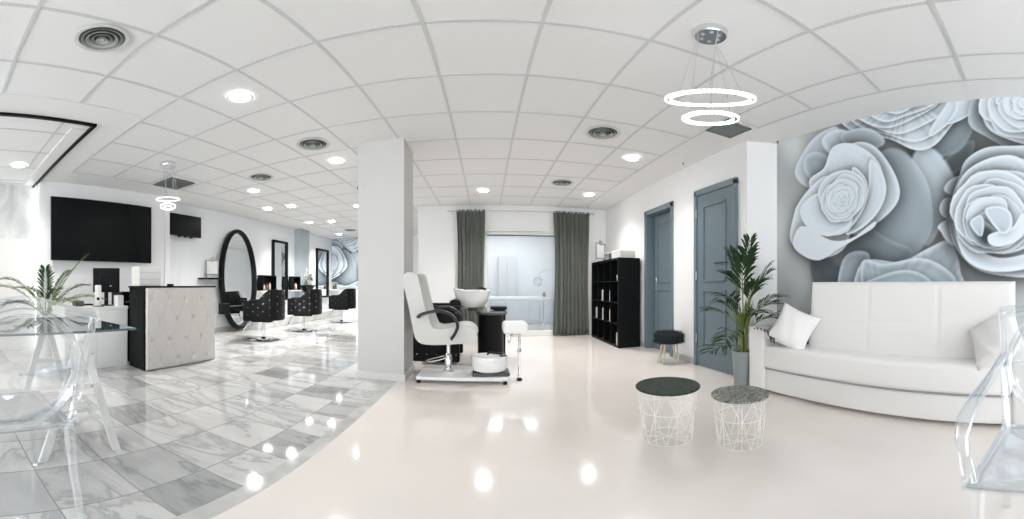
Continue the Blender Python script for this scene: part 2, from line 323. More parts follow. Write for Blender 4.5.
def mural_colours(U, V):
    """U across and V up, in metres"""
    U = U * 100; V = V * 100
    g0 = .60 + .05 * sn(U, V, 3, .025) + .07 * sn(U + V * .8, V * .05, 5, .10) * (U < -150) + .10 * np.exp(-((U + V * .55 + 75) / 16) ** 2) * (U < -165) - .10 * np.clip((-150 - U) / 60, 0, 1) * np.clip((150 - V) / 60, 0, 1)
    img = np.stack([g0 * .97, g0 * 1.0, g0 * 1.01], -1)
    # dim foliage between the blooms
    lay(img, U, V, T((925, 130), (975, 150), (985, 175), (940, 215), (915, 190), (905, 150)), px(940, 170), .36, .44, 1, .02, 3, .2, 10, 5)
    lay(img, U, V, T((940, 165), (958, 148), (972, 140), (974, 150), (962, 168), (950, 176), (942, 176)), px(948, 172), .40, .58, 1, .06, 2, .15, 5, 2)
    lay(img, U, V, T((925, 95), (968, 88), (975, 120), (960, 150), (930, 158), (915, 140)), px(930, 150), .48, .60, 1, .03, 2, .2, 8, 3)
    # pale grey petals in the middle
    lay(img, U, V, T((918, 148), (935, 150), (952, 172), (956, 190), (938, 232), (925, 245), (915, 215), (910, 170)), px(915, 240), .60, .74, 1, .03, 3, .2, 8, 3)
    lay(img, U, V, T((884, 150), (905, 152), (925, 178), (932, 205), (930, 235), (905, 262), (865, 262), (860, 215), (870, 170)), px(865, 190), .50, .64, 1.4, .03, 4, .22, 5, 3)
    lay(img, U, V, T((860, 225), (890, 240), (912, 250), (905, 262), (880, 275), (845, 270), (842, 240)), px(870, 270), .46, .54, 1, .04, 2, .15, 8, 3)
    # low bloom behind the sofa back
    lay(img, U, V, T((812, 256), (835, 262), (848, 278), (845, 292), (815, 290)), px(812, 300), .30, .42, 1, .02, 2, .2, 6, 2)
    lay(img, U, V, T((842, 262), (852, 252), (868, 253), (872, 268), (885, 285), (850, 300), (838, 288)), px(862, 300), .50, .68, 1, .06, 2, .2, 6, 1.5)
    lay(img, U, V, T((862, 262), (900, 262), (925, 250), (948, 240), (956, 252), (960, 270), (958, 300), (860, 305)), px(930, 305), .48, .74, 1.2, .08, 2.4, .25, 8, 1.5, streak=.02)
    lay(img, U, V, T((862, 262), (885, 264), (920, 258), (945, 268), (956, 285), (930, 306), (870, 306)), px(880, 315), .52, .68, 1, .10, 2, .2, 5, 1.2, streak=.02)
    lay(img, U, V, T((858, 288), (880, 276), (905, 270), (925, 276), (935, 290), (920, 310), (865, 310)), px(900, 318), .50, .66, 1, .10, 1.6, .2, 4, 1.2)
    # upper bloom, ruffled
    for k, Q in enumerate((((842, 118), (870, 100), (900, 100), (948, 96), (975, 88), (972, 108), (955, 122), (935, 145), (915, 150), (892, 140), (870, 135), (850, 130)),
        ((850, 116), (880, 104), (930, 98), (968, 90), (960, 112), (940, 130), (915, 142), (885, 134), (862, 128)),
        ((862, 118), (890, 106), (930, 97), (957, 93), (950, 108), (930, 122), (900, 134), (876, 128)),
        ((846, 108), (870, 96), (900, 90), (940, 90), (938, 104), (915, 118), (888, 128), (864, 122)),
        ((866, 110), (885, 96), (920, 88), (946, 92), (932, 106), (906, 116), (884, 122)),
        ((878, 106), (896, 92), (926, 88), (934, 94), (915, 106), (896, 114)))):
        lay(img, U, V, T(*Q), px(905, 98), .54, .86 - .02 * (k % 2), 1.2, .11, 1.4, .32, 4, 1.1, streak=.045)
    whorl(img, U, V, *px(912, 86), 34, 6, 12, 61, sq=.7, v0=.56, v1=.86, ruff=.06, off=.45)
    lay(img, U, V, T((944, 108), (952, 96), (962, 94), (960, 108), (948, 124), (932, 136), (930, 130)), px(932, 138), .54, .88, 1, .1, 1.2, .2, 3)
    lay(img, U, V, T((958, 92), (975, 88), (978, 100), (968, 116), (948, 124), (955, 110)), px(950, 122), .60, .90, 1, .08, 1.2, .2, 3)
    # bloom in the top corner
    lay(img, U, V, T((968, 118), (972, 100), (982, 90), (1024, 80), (1060, 84), (1070, 130), (1040, 152), (1012, 150), (985, 136), (972, 128)), px(1020, 110), .46, .70, 1, .05, 2, .25, 7)
    lay(img, U, V, T((982, 112), (986, 96), (1000, 88), (1040, 78), (1062, 95), (1060, 130), (1035, 145), (1005, 138), (988, 128)), px(1020, 105), .56, .90, 1.3, .10, 2.2, .3, 6)
    whorl(img, U, V, *px(1028, 104), 40, 5, 16, 44, sq=.95, v0=.60, v1=.92, ruff=.03, off=.45)
    # soft blue petals at the left of the main bloom
    for Q, v in ((((795, 172), (800, 158), (812, 140), (826, 130), (838, 128), (845, 150), (835, 178), (812, 188), (800, 182)), .76), (((804, 168), (806, 156), (818, 152), (830, 160), (826, 174), (812, 180)), .66), (((822, 140), (834, 130), (850, 132), (854, 146), (842, 158), (828, 152)), .78)):
        lay(img, U, V, T(*Q), px(835, 170), v - .14, v, 1, .06, 3, .15, 6, 2.5)
    lay(img, U, V, T((842, 134), (862, 128), (880, 134), (884, 144), (868, 150), (846, 146)), px(862, 150), .58, .70, 1, .04, 2, .15, 5, 2)
    # main bloom, outer petals
    B = px(842, 201)
    lay(img, U, V, T((842, 150), (858, 142), (874, 146), (888, 162), (898, 182), (899, 198), (890, 212), (872, 226), (850, 232), (838, 180)), B, .52, .82, 1.4, .08, 2, .3, 8)
    lay(img, U, V, T((809, 182), (824, 168), (832, 148), (848, 143), (866, 150), (880, 165), (884, 188), (876, 205), (850, 215), (822, 210)), B, .60, .86, 1.2, .07, 2, .28, 6, streak=.012)
    lay(img, U, V, T((794, 215), (798, 204), (812, 186), (830, 176), (846, 200), (850, 235), (840, 252), (820, 258), (800, 252), (790, 238)), B, .58, .84, 1.2, .06, 3, .25, 7, 1.6, streak=.012)
    lay(img, U, V, T((802, 226), (830, 240), (852, 238), (874, 222), (873, 228), (852, 241), (838, 249), (820, 260), (804, 256), (793, 244)), px(838, 225), .66, .93, .8, .06, 2, .35, 6)
    lay(img, U, V, T((870, 160), (882, 172), (886, 192), (878, 212), (862, 228), (846, 234), (858, 212), (868, 190)), px(852, 226), .54, .84, 1, .12, 1.4, .25, 5)
    lay(img, U, V, T((852, 168), (864, 176), (868, 192), (862, 212), (846, 232), (832, 234), (844, 218), (856, 200)), px(838, 230), .60, .86, 1, .12, 1.3, .25, 4)
    lay(img, U, V, T((800, 210), (812, 196), (830, 192), (850, 206), (852, 222), (842, 232), (826, 236), (808, 228)), B, .60, .86, 1.1, .08, 1.8, .2, 5)
    lay(img, U, V, T((818, 192), (828, 176), (846, 170), (862, 178), (866, 196), (858, 212), (844, 220), (826, 214)), B, .62, .84, 1.2, .08, 1.5, .25, 4)
    whorl(img, U, V, B[0] - 1, B[1] + 2, 24, 2.5, 17, 7, rot=.8, v0=.60, v1=.90, off=.5, sh=.22, ruff=.03, hx=2, hy=-2)
    # right bloom, outer petals
    C_ = px(986, 236)
    lay(img, U, V, T((941, 232), (938, 226), (950, 218), (960, 222), (964, 240), (955, 246), (946, 240)), px(965, 235), .76, .93, 1, .04, 1.5, .2, 4)
    lay(img, U, V, T((940, 205), (946, 198), (958, 200), (960, 214), (950, 220), (941, 214)), px(962, 205), .74, .88, 1, .04, 1.5, .2, 4)
    lay(img, U, V, T((944, 190), (950, 180), (962, 176), (966, 190), (955, 196)), px(965, 188), .78, .90, 1, .04, 1.5, .2, 4)
    lay(img, U, V, T((958, 180), (966, 160), (985, 148), (1010, 146), (1045, 150), (1070, 190), (1065, 250), (1040, 275), (1005, 276), (975, 268), (955, 246), (949, 215)), C_, .50, .80, 1.5, .07, 2.5, .35, 9)
    lay(img, U, V, T((951, 205), (958, 182), (975, 165), (1005, 158), (1045, 165), (1062, 200), (1050, 250), (1020, 268), (985, 268), (962, 250), (953, 230)), C_, .52, .84, 1.5, .08, 2.2, .3, 7)
    lay(img, U, V, T((956, 195), (966, 172), (990, 158), (1015, 156), (1030, 170), (1020, 190), (985, 190), (965, 215)), px(990, 200), .62, .86, 1, .08, 2, .25, 5, streak=.012)
    lay(img, U, V, T((953, 215), (962, 225), (975, 246), (1000, 258), (1035, 250), (1058, 230), (1052, 258), (1020, 270), (985, 270), (962, 254)), px(995, 240), .58, .88, 1, .08, 2, .3, 5)
    lay(img, U, V, T((957, 205), (964, 186), (980, 174), (1000, 170), (1030, 176), (1048, 205), (1036, 240), (1005, 254), (978, 246), (962, 228)), C_, .54, .84, 1.4, .08, 1.8, .3, 6)
    whorl(img, U, V, px(994, 212)[0], px(994, 212)[1], 36, 18, 10, 17, rot=2.0, sq=.95, v0=.56, v1=.88, off=.40, sh=.28, ruff=.03, hx=-2, hy=-6)
    lay(img, U, V, T((966, 222), (976, 218), (990, 225), (1000, 236), (998, 246), (984, 248), (972, 238)), px(986, 238), .34, .62, 1.2, .05, 1.2, .2, 4)
    lay(img, U, V, T((984, 228), (991, 231), (992, 240), (987, 243), (981, 238)), px(987, 237), .20, .30, 1, 0, 1, .15, 3, 1.5)
    lay(img, U, V, T((970, 222), (980, 215), (984, 222), (982, 236), (975, 232)), px(980, 236), .50, .78, 1, .08, 1, .2, 2)
    lay(img, U, V, T((988, 236), (996, 232), (1012, 228), (1022, 214), (1030, 218), (1020, 238), (1002, 246), (990, 244)), px(1002, 225), .66, .90, 1, .1, 1.2, .2, 3)
    lay(img, U, V, T((985, 210), (998, 206), (1010, 212), (1012, 226), (1004, 234), (994, 226)), px(1000, 232), .56, .78, 1, .1, 1.2, .25, 3)
    # the mural goes on behind the viewer's shoulder
    for k, (a, b2, r_) in enumerate(((85, 95, 46), (125, 205, 60), (200, 120, 55), (255, 215, 60), (62, 30, 40), (-60, 30, 45), (-150, 45, 45))):
        whorl(img, U, V, a, b2, r_, 4, 26, 80 + k, v0=.56, v1=.86, off=.45, pw=.8)
    lum = img.mean(-1, keepdims=True); lum2 = np.clip(lum + .03 + .19 * np.clip((lum - .30) / .35, 0, 1) * (1 - .35 * np.clip((lum - .6) / .3, 0, 1)), 0, .95)
    return np.clip(img / (lum + 1e-6) * lum2, 0, 1) ** 2.2
# ---MURAL-END
def paper_mat():
    m = mat('rose_wallpaper', (.6, .6, .6), .5); N, L, b = nt(m)
    if not any(n.type == 'ATTRIBUTE' for n in N):
        a = N.new('ShaderNodeAttribute'); a.attribute_name = 'print'; L.new(a.outputs['Color'], b.inputs['Base Color'])
    return m
def mural(name, p0, p1, z0, z1, nu, nv, u0, u1, v0, v1, back):
    """a sheet of wallpaper on a thin wall slab; p0 -> p1 runs left to right as seen"""
    u = np.linspace(0, 1, nu + 1); v = np.linspace(0, 1, nv + 1); A, B_ = np.meshgrid(u, v, indexing='ij')
    co = np.stack([p0[0] + (p1[0] - p0[0]) * A, p0[1] + (p1[1] - p0[1]) * A, z0 + (z1 - z0) * B_], -1).reshape(-1, 3)
    cl = mural_colours(u0 + (u1 - u0) * A, v0 + (v1 - v0) * B_).reshape(-1, 3)
    idx = np.arange((nu + 1) * (nv + 1)).reshape(nu + 1, nv + 1)
    f = np.stack([idx[:-1, :-1], idx[1:, :-1], idx[1:, 1:], idx[:-1, 1:]], -1).reshape(-1, 4)
    # thickness: border ring pushed back
    nb = len(co); k = [(p0[0] + back[0], p0[1] + back[1], z0), (p1[0] + back[0], p1[1] + back[1], z0), (p1[0] + back[0], p1[1] + back[1], z1), (p0[0] + back[0], p0[1] + back[1], z1)]
    c4 = [int(idx[0, 0]), int(idx[-1, 0]), int(idx[-1, -1]), int(idx[0, -1])]
    faces = [tuple(int(q) for q in r) for r in f] + [(nb + 3, nb + 2, nb + 1, nb)]
    edges = [list(idx[:, 0]), list(idx[-1, :]), list(idx[::-1, -1]), list(idx[0, ::-1])]
    for e_, (a, b2) in zip(edges, ((0, 1), (1, 2), (2, 3), (3, 0))): faces.append(tuple([nb + a, nb + b2] + [int(q) for q in e_[::-1]]))
    co2 = np.vstack([co, np.array(k)])
    me = bpy.data.meshes.new(name); me.from_pydata([tuple(c) for c in co2.tolist()], [], faces); me.update()
    at = me.attributes.new('print', 'FLOAT_COLOR', 'POINT'); full = np.ones((len(co2), 4)); full[:nb, :3] = cl; full[nb:, :3] = .6
    at.data.foreach_set('color', full.ravel().astype(np.float32)); me.materials.append(paper_mat())
    o = bpy.data.objects.new(name, me); COL.objects.link(o); return struct(o)
def wx(y): return 2.525 + (2.67 - 2.525) * (y / 2.33)
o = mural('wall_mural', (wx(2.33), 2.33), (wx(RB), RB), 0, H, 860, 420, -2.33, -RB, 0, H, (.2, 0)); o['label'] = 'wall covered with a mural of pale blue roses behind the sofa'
o = mural('wall_salon_mural', (-5.0, 10.29), (-2.9, 10.29), .84, H, 300, 180, -1.45, .35, 1.06, 2.5, (0, .008)); o['label'] = 'small rose mural at the far end of the salon'
# ------------------------------------------------------------------ doors
def panel_mould(mb, x, y0, y1, z0, z1, w=.022, d=.012):
    for a, b2 in (((y0, z0), (y1, z0 + w)), ((y0, z1 - w), (y1, z1)), ((y0, z0), (y0 + w, z1)), ((y1 - w, z0), (y1, z1))):
        mb.box((x - d, a[0], a[1]), (x, b2[0], b2[1]), .004, 1)
def door(name, Y0, Y1, label, rec, handle_y, hz):
    fr = MB(); w = .06
    fr.box((XR - .02, Y0 - w, 0), (XR + .19, Y0 + .01, DH), .004, 1); fr.box((XR - .02, Y1 - .012, 0), (XR + .19, Y1 + w, DH), .004, 1)
    fr.box((XR - .02, Y0 - w, DH - w), (XR + .19, Y1 + w, DH + .015), .004, 1)
    root = struct(fr.build(name, door_m), label)
    lf = MB(); xx = XR + rec; lf.box((xx, Y0 + .014, .008), (xx + .04, Y1 - .065, DH - w - .02), .003, 1)
    panel_mould(lf, xx, Y0 + .12, Y1 - .17, 1.02, DH - .20); panel_mould(lf, xx, Y0 + .12, Y1 - .17, .20, .92)
    leaf = lf.build('door_leaf', door_m, root)
    h = MB(); h.box((xx - .008, handle_y - .018, hz - .10), (xx, handle_y + .018, hz + .10), .004, 1); s_ = 1 if handle_y < (Y0 + Y1) / 2 else -1
    h.cyl((xx, handle_y, hz + .02), (xx - .05, handle_y, hz + .02), .009); h.tube([(xx - .05, handle_y, hz + .02), (xx - .05, handle_y + s_ * .05, hz + .02), (xx - .045, handle_y + s_ * .11, hz + .02)], .008)
    h.build('door_handle', steel, leaf, True)
    return root
# the wall strip behind door_2 is left solid; its leaf sits on the wall face
def door_flat(name, Y0, Y1, label):
    fr = MB(); w = .055
    for a, b2 in (((Y0 - w, 0), (Y0, DH)), ((Y1, 0), (Y1 + w, DH)), ((Y0 - w, DH - w), (Y1 + w, DH + .02))): fr.box((XR - .035, a[0], a[1]), (XR - .001, b2[0], b2[1]), .006, 2)
    root = struct(fr.build(name, door_m), label)
    lf = MB(); lf.box((XR - .018, Y0 + .004, .012), (XR - .002, Y1 - .004, DH - w - .004), .002, 1)
    panel_mould(lf, XR - .018, Y0 + .12, Y1 - .12, 1.02, DH - .20, .026, .014); panel_mould(lf, XR - .018, Y0 + .12, Y1 - .12, .22, .93, .026, .014)
    leaf = lf.build('door_leaf', door_m, root)
    MB().box((XR - .035, Y0 + .10, 1.225), (XR - .018, Y0 + .32, 1.24), .003, 1).build('door_bolt', mat('dark_metal', (.08, .1, .11), .4, .8), leaf)
    hg = MB()
    for z in (.35, 1.1, 1.85): hg.cyl((XR - .035, Y1 - .002, z - .05), (XR - .035, Y1 - .002, z + .05), .008)
    hg.build('hinge', steel, root)
door('door_1', *D1, 'blue grey panelled door beside the black bookcase', .10, D1[1] - .115, 1.0)
sbox('wall_door_recess', (XR + .21, D1[0] - .1, 0), (XR + .26, D1[1] + .1, H), door_dark)  # dark sheet behind the leaf, painting the gap's shade
door_flat('door_2', D2[0] + .05, D2[1] - .05, 'blue grey panelled door beside the tall plant')
# ------------------------------------------------------------------ glazed opening and treatment room
wf = MB()
wf.box((-.03, 6.50, 0), (.02, 6.60, 1.99), .004, 1); wf.box((1.40, 6.50, 0), (1.46, 6.60, 1.99), .004, 1); wf.box((-.03, 6.50, 1.955), (1.46, 6.60, 2.0), .004, 1); wf.box((-.03, 6.48, 0), (1.46, 6.60, .10), .006, 1)
win = struct(wf.build('window_1', trim_m), 'glazed panel into the treatment room')
MB().box((-.02, 6.58, .10), (1.40, 6.59, 1.955)).build('pane', glass_clear, win)
MB().box((.02, 6.495, 1.935), (1.40, 6.51, 1.955)).build('rail', mat('dark_metal', (0, 0, 0)), win)
struct(MB().box((-.4, 6.50, 2.03), (1.7, 6.548, 2.055), .003, 1).build('trim_9', trim_m), 'white sliding rail above the glazed opening')
bed = thing('treatment_bed', 'white treatment bed with metal legs behind the glass', 'bed', (0, 0, 0))
MB().box((-.35, 7.0, .67), (1.35, 7.6, .74), .03, 3).build('mattress', white, bed, True)
for x in (-.2, 1.2):
    for y in (7.08, 7.52): MB().cyl((x, y, 0), (x, y, .67), .016).build('leg', chrome, bed, True)
MB().box((-.2, 7.1, .20), (1.2, 7.5, .225), .005, 1).build('shelf', mat('bed_shelf', (.55, .60, .64), .4), bed)
sc = thing('storage_unit', 'low pale blue grey storage unit behind the treatment bed', 'cabinet')
MB().box((-.1, 8.5, 0), (2.3, 8.95, .62), .01, 1).build('body', mat('pale_blue_unit', (.50, .56, .62), .4), sc)
for k in range(4): MB().box((-.08 + .6 * k, 8.485, .04), (.48 + .6 * k, 8.5, .58), .006, 1).build('door', mat('pale_blue_front', (.56, .62, .68), .4), sc)
wd = thing('wardrobe', 'tall grey wardrobe blurred behind the glazed panel', 'wardrobe')
MB().box((.32, 8.98, 0), (.80, 9.29, 1.75), .01, 1).build('body', mat('grey_wardrobe', (.46, .47, .49), .5), wd)
for k in range(2): MB().box((.33 + .235 * k, 8.945, .03), (.555 + .235 * k, 8.96, 1.72), .004, 1).build('door', mat('grey_wardrobe', (0, 0, 0)), wd)
ml = thing('magnifier_lamp', 'round magnifying lamp on a thin arm over the treatment bed', 'lamp')
MB().cyl((1.55, 7.2, 0), (1.55, 7.2, .06), .17, .15, 24).build('base', white, ml, True)
MB().tube([(1.55, 7.2, .06), (1.55, 7.2, 1.20), (1.35, 7.2, 1.32), (1.17, 7.2, 1.28), (1.12, 7.2, 1.14)], .010).build('arm', steel, ml, True)
q = MB(); q.tube([(1.10 + .085 * math.cos(a), 7.2 + .02 * math.sin(a), 1.06 + .085 * math.sin(a)) for a in [2 * PI * i / 24 for i in range(24)]], .014, closed=True); q.build('ring', steel, ml, True)
q = MB(); q.cyl((1.10, 7.205, 1.06), (1.10, 7.195, 1.06), .075, n=24); q.build('lens', glass_clear, ml)
bt = MB().lathe([(.03, 0), (.032, .01), (.032, .06), (.02, .075), (.014, .08), (.014, .1)], (1.24, 7.2, .74), 14).build('bottle', black, None, True); tag(bt, 'small black bottle standing on the treatment bed', 'bottle')
# curtains
def curtain(x0, x1, label, seed):
    c = thing('curtain', label, 'curtain', group='grey green curtains on the rod')
    mb = MB(); nf = max(5, int((x1 - x0) / .075)); rs = random.Random(seed); ph = [rs.uniform(-.6, .6) for _ in range(40)]
    def f(u, v):
        z = 2.43 - v * 2.41; a = u * nf * 2 * PI + ph[int(u * 12)] * .5
        sp = 1 + .06 * math.sin(v * 2.2) * (u - .5)
        amp = .022 + .022 * v
        return ((x0 + (x1 - x0) * (.5 + (u - .5) * (1 - .06 * v * (1 - v) * 4) * sp)) + .012 * math.sin(v * 5 + u * 20), 6.41 + amp * math.sin(a) + .012 * math.sin(a * 2.3 + v * 3), z)
    mb.grid(nf * 12, 24, f); o = mb.build('fabric', curtain_m, c, True)
    md = o.modifiers.new('thick', 'SOLIDIFY'); md.thickness = .004
    return c
curtain(-.56, -.03, 'narrow grey green curtain hanging behind the wash basin', 1)
curtain(1.28, 1.99, 'wide grey green curtain hanging beside the bookcase', 2)
cr = thing('curtain_rod', 'thin metal curtain rod above the glazed opening', 'curtain rod')
MB().cyl((-.70, 6.41, 2.41), (2.08, 6.41, 2.41), .009).build('rod', steel, cr, True)
for x in (-.65, .64, 2.05): MB().cyl((x, 6.41, 2.41), (x, 6.55, 2.41), .007).build('bracket', steel, cr, True)
for x in (-.71, 2.09): MB().lathe([(0, -.02), (.016, -.01), (.018, 0), (.016, .01), (0, .02)], (x, 6.41, 2.41), 12).build('finial', steel, cr, True)
# ------------------------------------------------------------------ ceiling fittings
first = None
def downlight(x, y, label):
    global first
    p = on_z(x, y, H - .006)
    if first is None:
        t = thing('downlight', label, 'ceiling light', p, group='recessed round downlights')
        MB().lathe([(.075, 0), (.098, 0), (.10, -.004), (.096, -.008), (.078, -.008), (.075, 0)], n=32).build('rim', white, t, True)
        MB().lathe([(.076, -.001), (.076, -.005)], n=32).build('diffuser', lamp_on, t)
        first = t
    else: dup(first, p, 0, label)
for x, y, l in ((240, 97, 'large looking downlight beside the big round vent, with a bright halo'),
                (336.5, 161, 'lit round downlight beside the round vent, just left of the column'),
                (254, 191, 'lit downlight over the salon nearest the oval mirror, below a round vent'),
                (291.5, 206, 'lit downlight in the salon, second along the row from the small ring pendant'),
                (267.5, 208.5, 'lit downlight closest above the oval black mirror'),
                (309.5, 222.5, 'lit downlight above the first rectangular styling mirror'),
                (331.5, 221.5, 'lit downlight above the gap before the second styling mirror'),
                (339, 234, 'lit downlight furthest back in front of the small rose mural'),
                (358, 206, 'lit downlight half hidden by the left edge of the column'),
                (483.5, 190.5, 'lit downlight in front of the left curtain'),
                (632, 158, 'lit downlight in front of the doors, near the round vent'),
                (589, 194.5, 'lit downlight above the bookcase corner'),
                (19, 165, 'lit downlight inside the black framed entrance ceiling')): downlight(x, y, l)
firstv = None
def round_vent(x, y, label, r):
    global firstv
    p = on_z(x, y, H - .006)
    if firstv is None:
        t = thing('round_vent', label, 'air vent', p, group='round ceiling air diffusers')
        MB().lathe([(.82, 0), (1, 0), (1.02, -.03), (.98, -.06), (.84, -.05), (.82, 0)], n=48).build('flange', mat('vent_rim', (.62, .62, .60), .4), t, True)
        for k, rr in enumerate((.74, .56, .38, .20)):
            MB().lathe([(rr - .10, .0), (rr, -.10 - .03 * k), (rr + .02, -.09 - .03 * k), (rr - .06, .0)], n=40).build('louvre_ring', vent_m if k % 2 == 0 else mat('vent_light', (.5, .52, .5), .35, .3), t, True)
        MB().lathe([(.83, .002), (.83, -.004)], n=40).build('throat', vent_dark, t)
        MB().lathe([(0, -.2), (.1, -.19), (.12, -.12), (0, -.11)], n=24).build('hub', mat('vent_light', (0, 0, 0)), t, True)
        firstv = t; q = t
    else: q = dup(firstv, p, 0, label)
    q.scale = (r, r, r * .9); return q
round_vent(102, 38.5, 'biggest round vent, over the glass trestle table', .145)
round_vent(313, 144, 'round vent beside the column top on its left', .17)
round_vent(261, 177, 'small round vent in the middle of the salon ceiling', .17)
round_vent(603, 132.5, 'round vent nearest the ring chandelier, in front of the doors', .165)
round_vent(562, 182.5, 'round vent in front of the right curtain', .165)
round_vent(350, 230, 'tiny dark round vent at the far end of the salon', .17)
def square_vent(cx, cy, w, label):
    t = thing('square_vent', label, 'air vent', (cx, cy, H - .01), group='square ceiling grilles')
    f_ = MB(); h = w / 2
    for a, b2 in (((-h, -h), (h, -h + .03)), ((-h, h - .03), (h, h)), ((-h, -h), (-h + .03, h)), ((h - .03, -h), (h, h))): f_.box((a[0], a[1], -.012), (b2[0], b2[1], 0))
    f_.build('frame', grille, t)
    s_ = MB(); n = 12
    for k in range(n): y = -h + .03 + (w - .06) * (k + .5) / n; s_.box((-h + .03, y - .004, -.010), (h - .03, y + .004, -.002), rot=Euler((.5, 0, 0)))
    s_.build('slats', vent_m, t); MB().box((-h + .02, -h + .02, -.002), (h - .02, h - .02, 0)).build('throat', vent_dark, t)
square_vent(-4.02, 3.09, .44, 'dark square grille behind the small ring pendant')
square_vent(2.06, 2.39, .30, 'dark square grille behind the ring chandelier')
sm = MB().lathe([(0, -.05), (.03, -.048), (.05, -.03), (.055, 0)], on_z(360.5, 187, H - .0), 20).build('smoke_detector', mat('detector_dark', (.10, .11, .11), .5), None, True); tag(sm, 'small dark detector on the ceiling at the left edge of the column', 'smoke detector')
for x, y, l in ((588, 207.2, 'tiny hook at the ceiling corner above the curtain end'), (683, 163, 'tiny ceiling hook above the gap between the doors'), (777.5, 141.5, 'tiny dark hook at the top corner of the rose mural')):
    px = on_z(x, y, H - .008)
    k = MB(); k.cyl((px[0], px[1], px[2]), (px[0], px[1], px[2] - .006), .012); k.tube([(px[0], px[1], px[2] - .006), (px[0], px[1], px[2] - .02), (px[0] + .008, px[1], px[2] - .028), (px[0] + .015, px[1], px[2] - .02)], .003)
    tag(k.build('ceiling_hook', mat('dark_metal', (0, 0, 0))), l, 'hook')
def ring_pendant(cx, cy, label, can_r, rings, n_cryst):
    t = thing('ring_pendant', label, 'pendant lamp', (cx, cy, H))
    MB().lathe([(can_r * .96, 0), (can_r, -.005), (can_r, -.045), (can_r * .93, -.055), (0, -.055)], n=40).build('canopy', chrome, t, True)
    for k in range(6): a = k * PI / 3; MB().lathe([(.010, -.055), (.010, -.060), (0, -.064)], (can_r * .55 * math.cos(a), can_r * .55 * math.sin(a), 0), 10).build('rivet', steel, t)
    for (rr, dz, tilt, az, w) in rings:
        M = Matrix.Rotation(az, 3, 'Z') @ Matrix.Rotation(tilt, 3, 'X')
        band = MB(); c = (0, 0, dz); q = w
        band.lathe([(rr - q * .55, -q * .35), (rr + q * .55, -q * .35), (rr + q * .55, q * .35), (rr - q * .55, q * .35), (rr - q * .55, -q * .35)], c, 72, M=M)
        rg = band.build('ring', chrome, t, True)
        led = MB(); n = int(n_cryst * rr / .2)
        for sgn in (-1, 1):
            for i in range(n):
                a = 2 * PI * i / n; pr = rr + sgn * q * 1.0
                pos = M @ Vector((pr * math.cos(a), pr * math.sin(a), 0)) + Vector(c)
                z = bmesh.new(); bmesh.ops.create_cube(z, size=1)
                Q = Matrix.Translation(pos) @ (M @ Matrix.Rotation(a, 3, 'Z')).to_4x4() @ Matrix.Diagonal((q * .42, 2 * PI * pr / n * .72, q * 1.1, 1))
                bmesh.ops.transform(z, matrix=Q, verts=z.verts); led.merge(z)
        led.build('crystals', led_on, rg)
        for k in range(3):
            a = 2 * PI * k / 3 + .5; e1 = M @ Vector((rr * math.cos(a), rr * math.sin(a), 0)) + Vector(c)
            MB().cyl((can_r * .7 * math.cos(a), can_r * .7 * math.sin(a), -.055), e1, .0016, n=6).build('suspension_wire', steel, t)
p = on_z(710.5, 31, H)
taz = math.atan2(-p[0], p[1])   # tilt about the axis across the view of that spot
ring_pendant(p[0], p[1], 'large crystal ring pendant with two lit rings hanging near the rose mural', .085, [(.212, 2.015 - H, R(20), taz, .013), (.128, 1.885 - H, R(13), taz, .012)], 60)
p = on_z(168, 163, H); taz = math.atan2(-p[0], p[1])
ring_pendant(p[0], p[1], 'small crystal ring pendant hanging in front of the reception desk', .10, [(.140, 2.06 - H, R(4), taz, .006), (.088, 1.965 - H, R(-16), taz, .006), (.045, 1.955 - H, R(-16), taz, .005)], 60)
# ------------------------------------------------------------------ televisions
def tv(cx, y0, y1, z0, z1, label, depth, stand=False):
    t = thing('television', label, 'television', (cx, (y0 + y1) / 2, z0))
    w, h = y1 - y0, z1 - z0
    MB().box((0, -w / 2, 0), (depth, w / 2, h), .006, 2).build('casing', black, t)
    MB().box((depth, -w / 2 + .012, .016), (depth + .002, w / 2 - .012, h - .012)).build('screen', screen_m, t)
    MB().box((-.05, -.12, h / 2 - .12), (0, .12, h / 2 + .12), .004, 1).build('wall_mount', steel, t)
    if stand:
        for s_ in (-1, 0, 1): MB().box((0, s_ * .14 - .03, -.02), (depth, s_ * .14 + .03, 0), .004, 1).build('speaker_foot', black, t)
    return t
tv(-4.70, 1.42, 3.12, 1.345, 2.29, 'huge black wall television over the reception counter', .04)
q = tv(-4.93, 3.66, 4.42, 1.90, 2.31, 'small black television high on the ribbed wall', .05, True)
# conduit between walls
cd = MB(); cd.cyl((-4.735, 3.45, .9), (-4.735, 3.45, H - .01), .012, n=10); tag(cd.build('cable_conduit', wall_m), 'thin white vertical cable conduit between the two televisions', 'conduit')
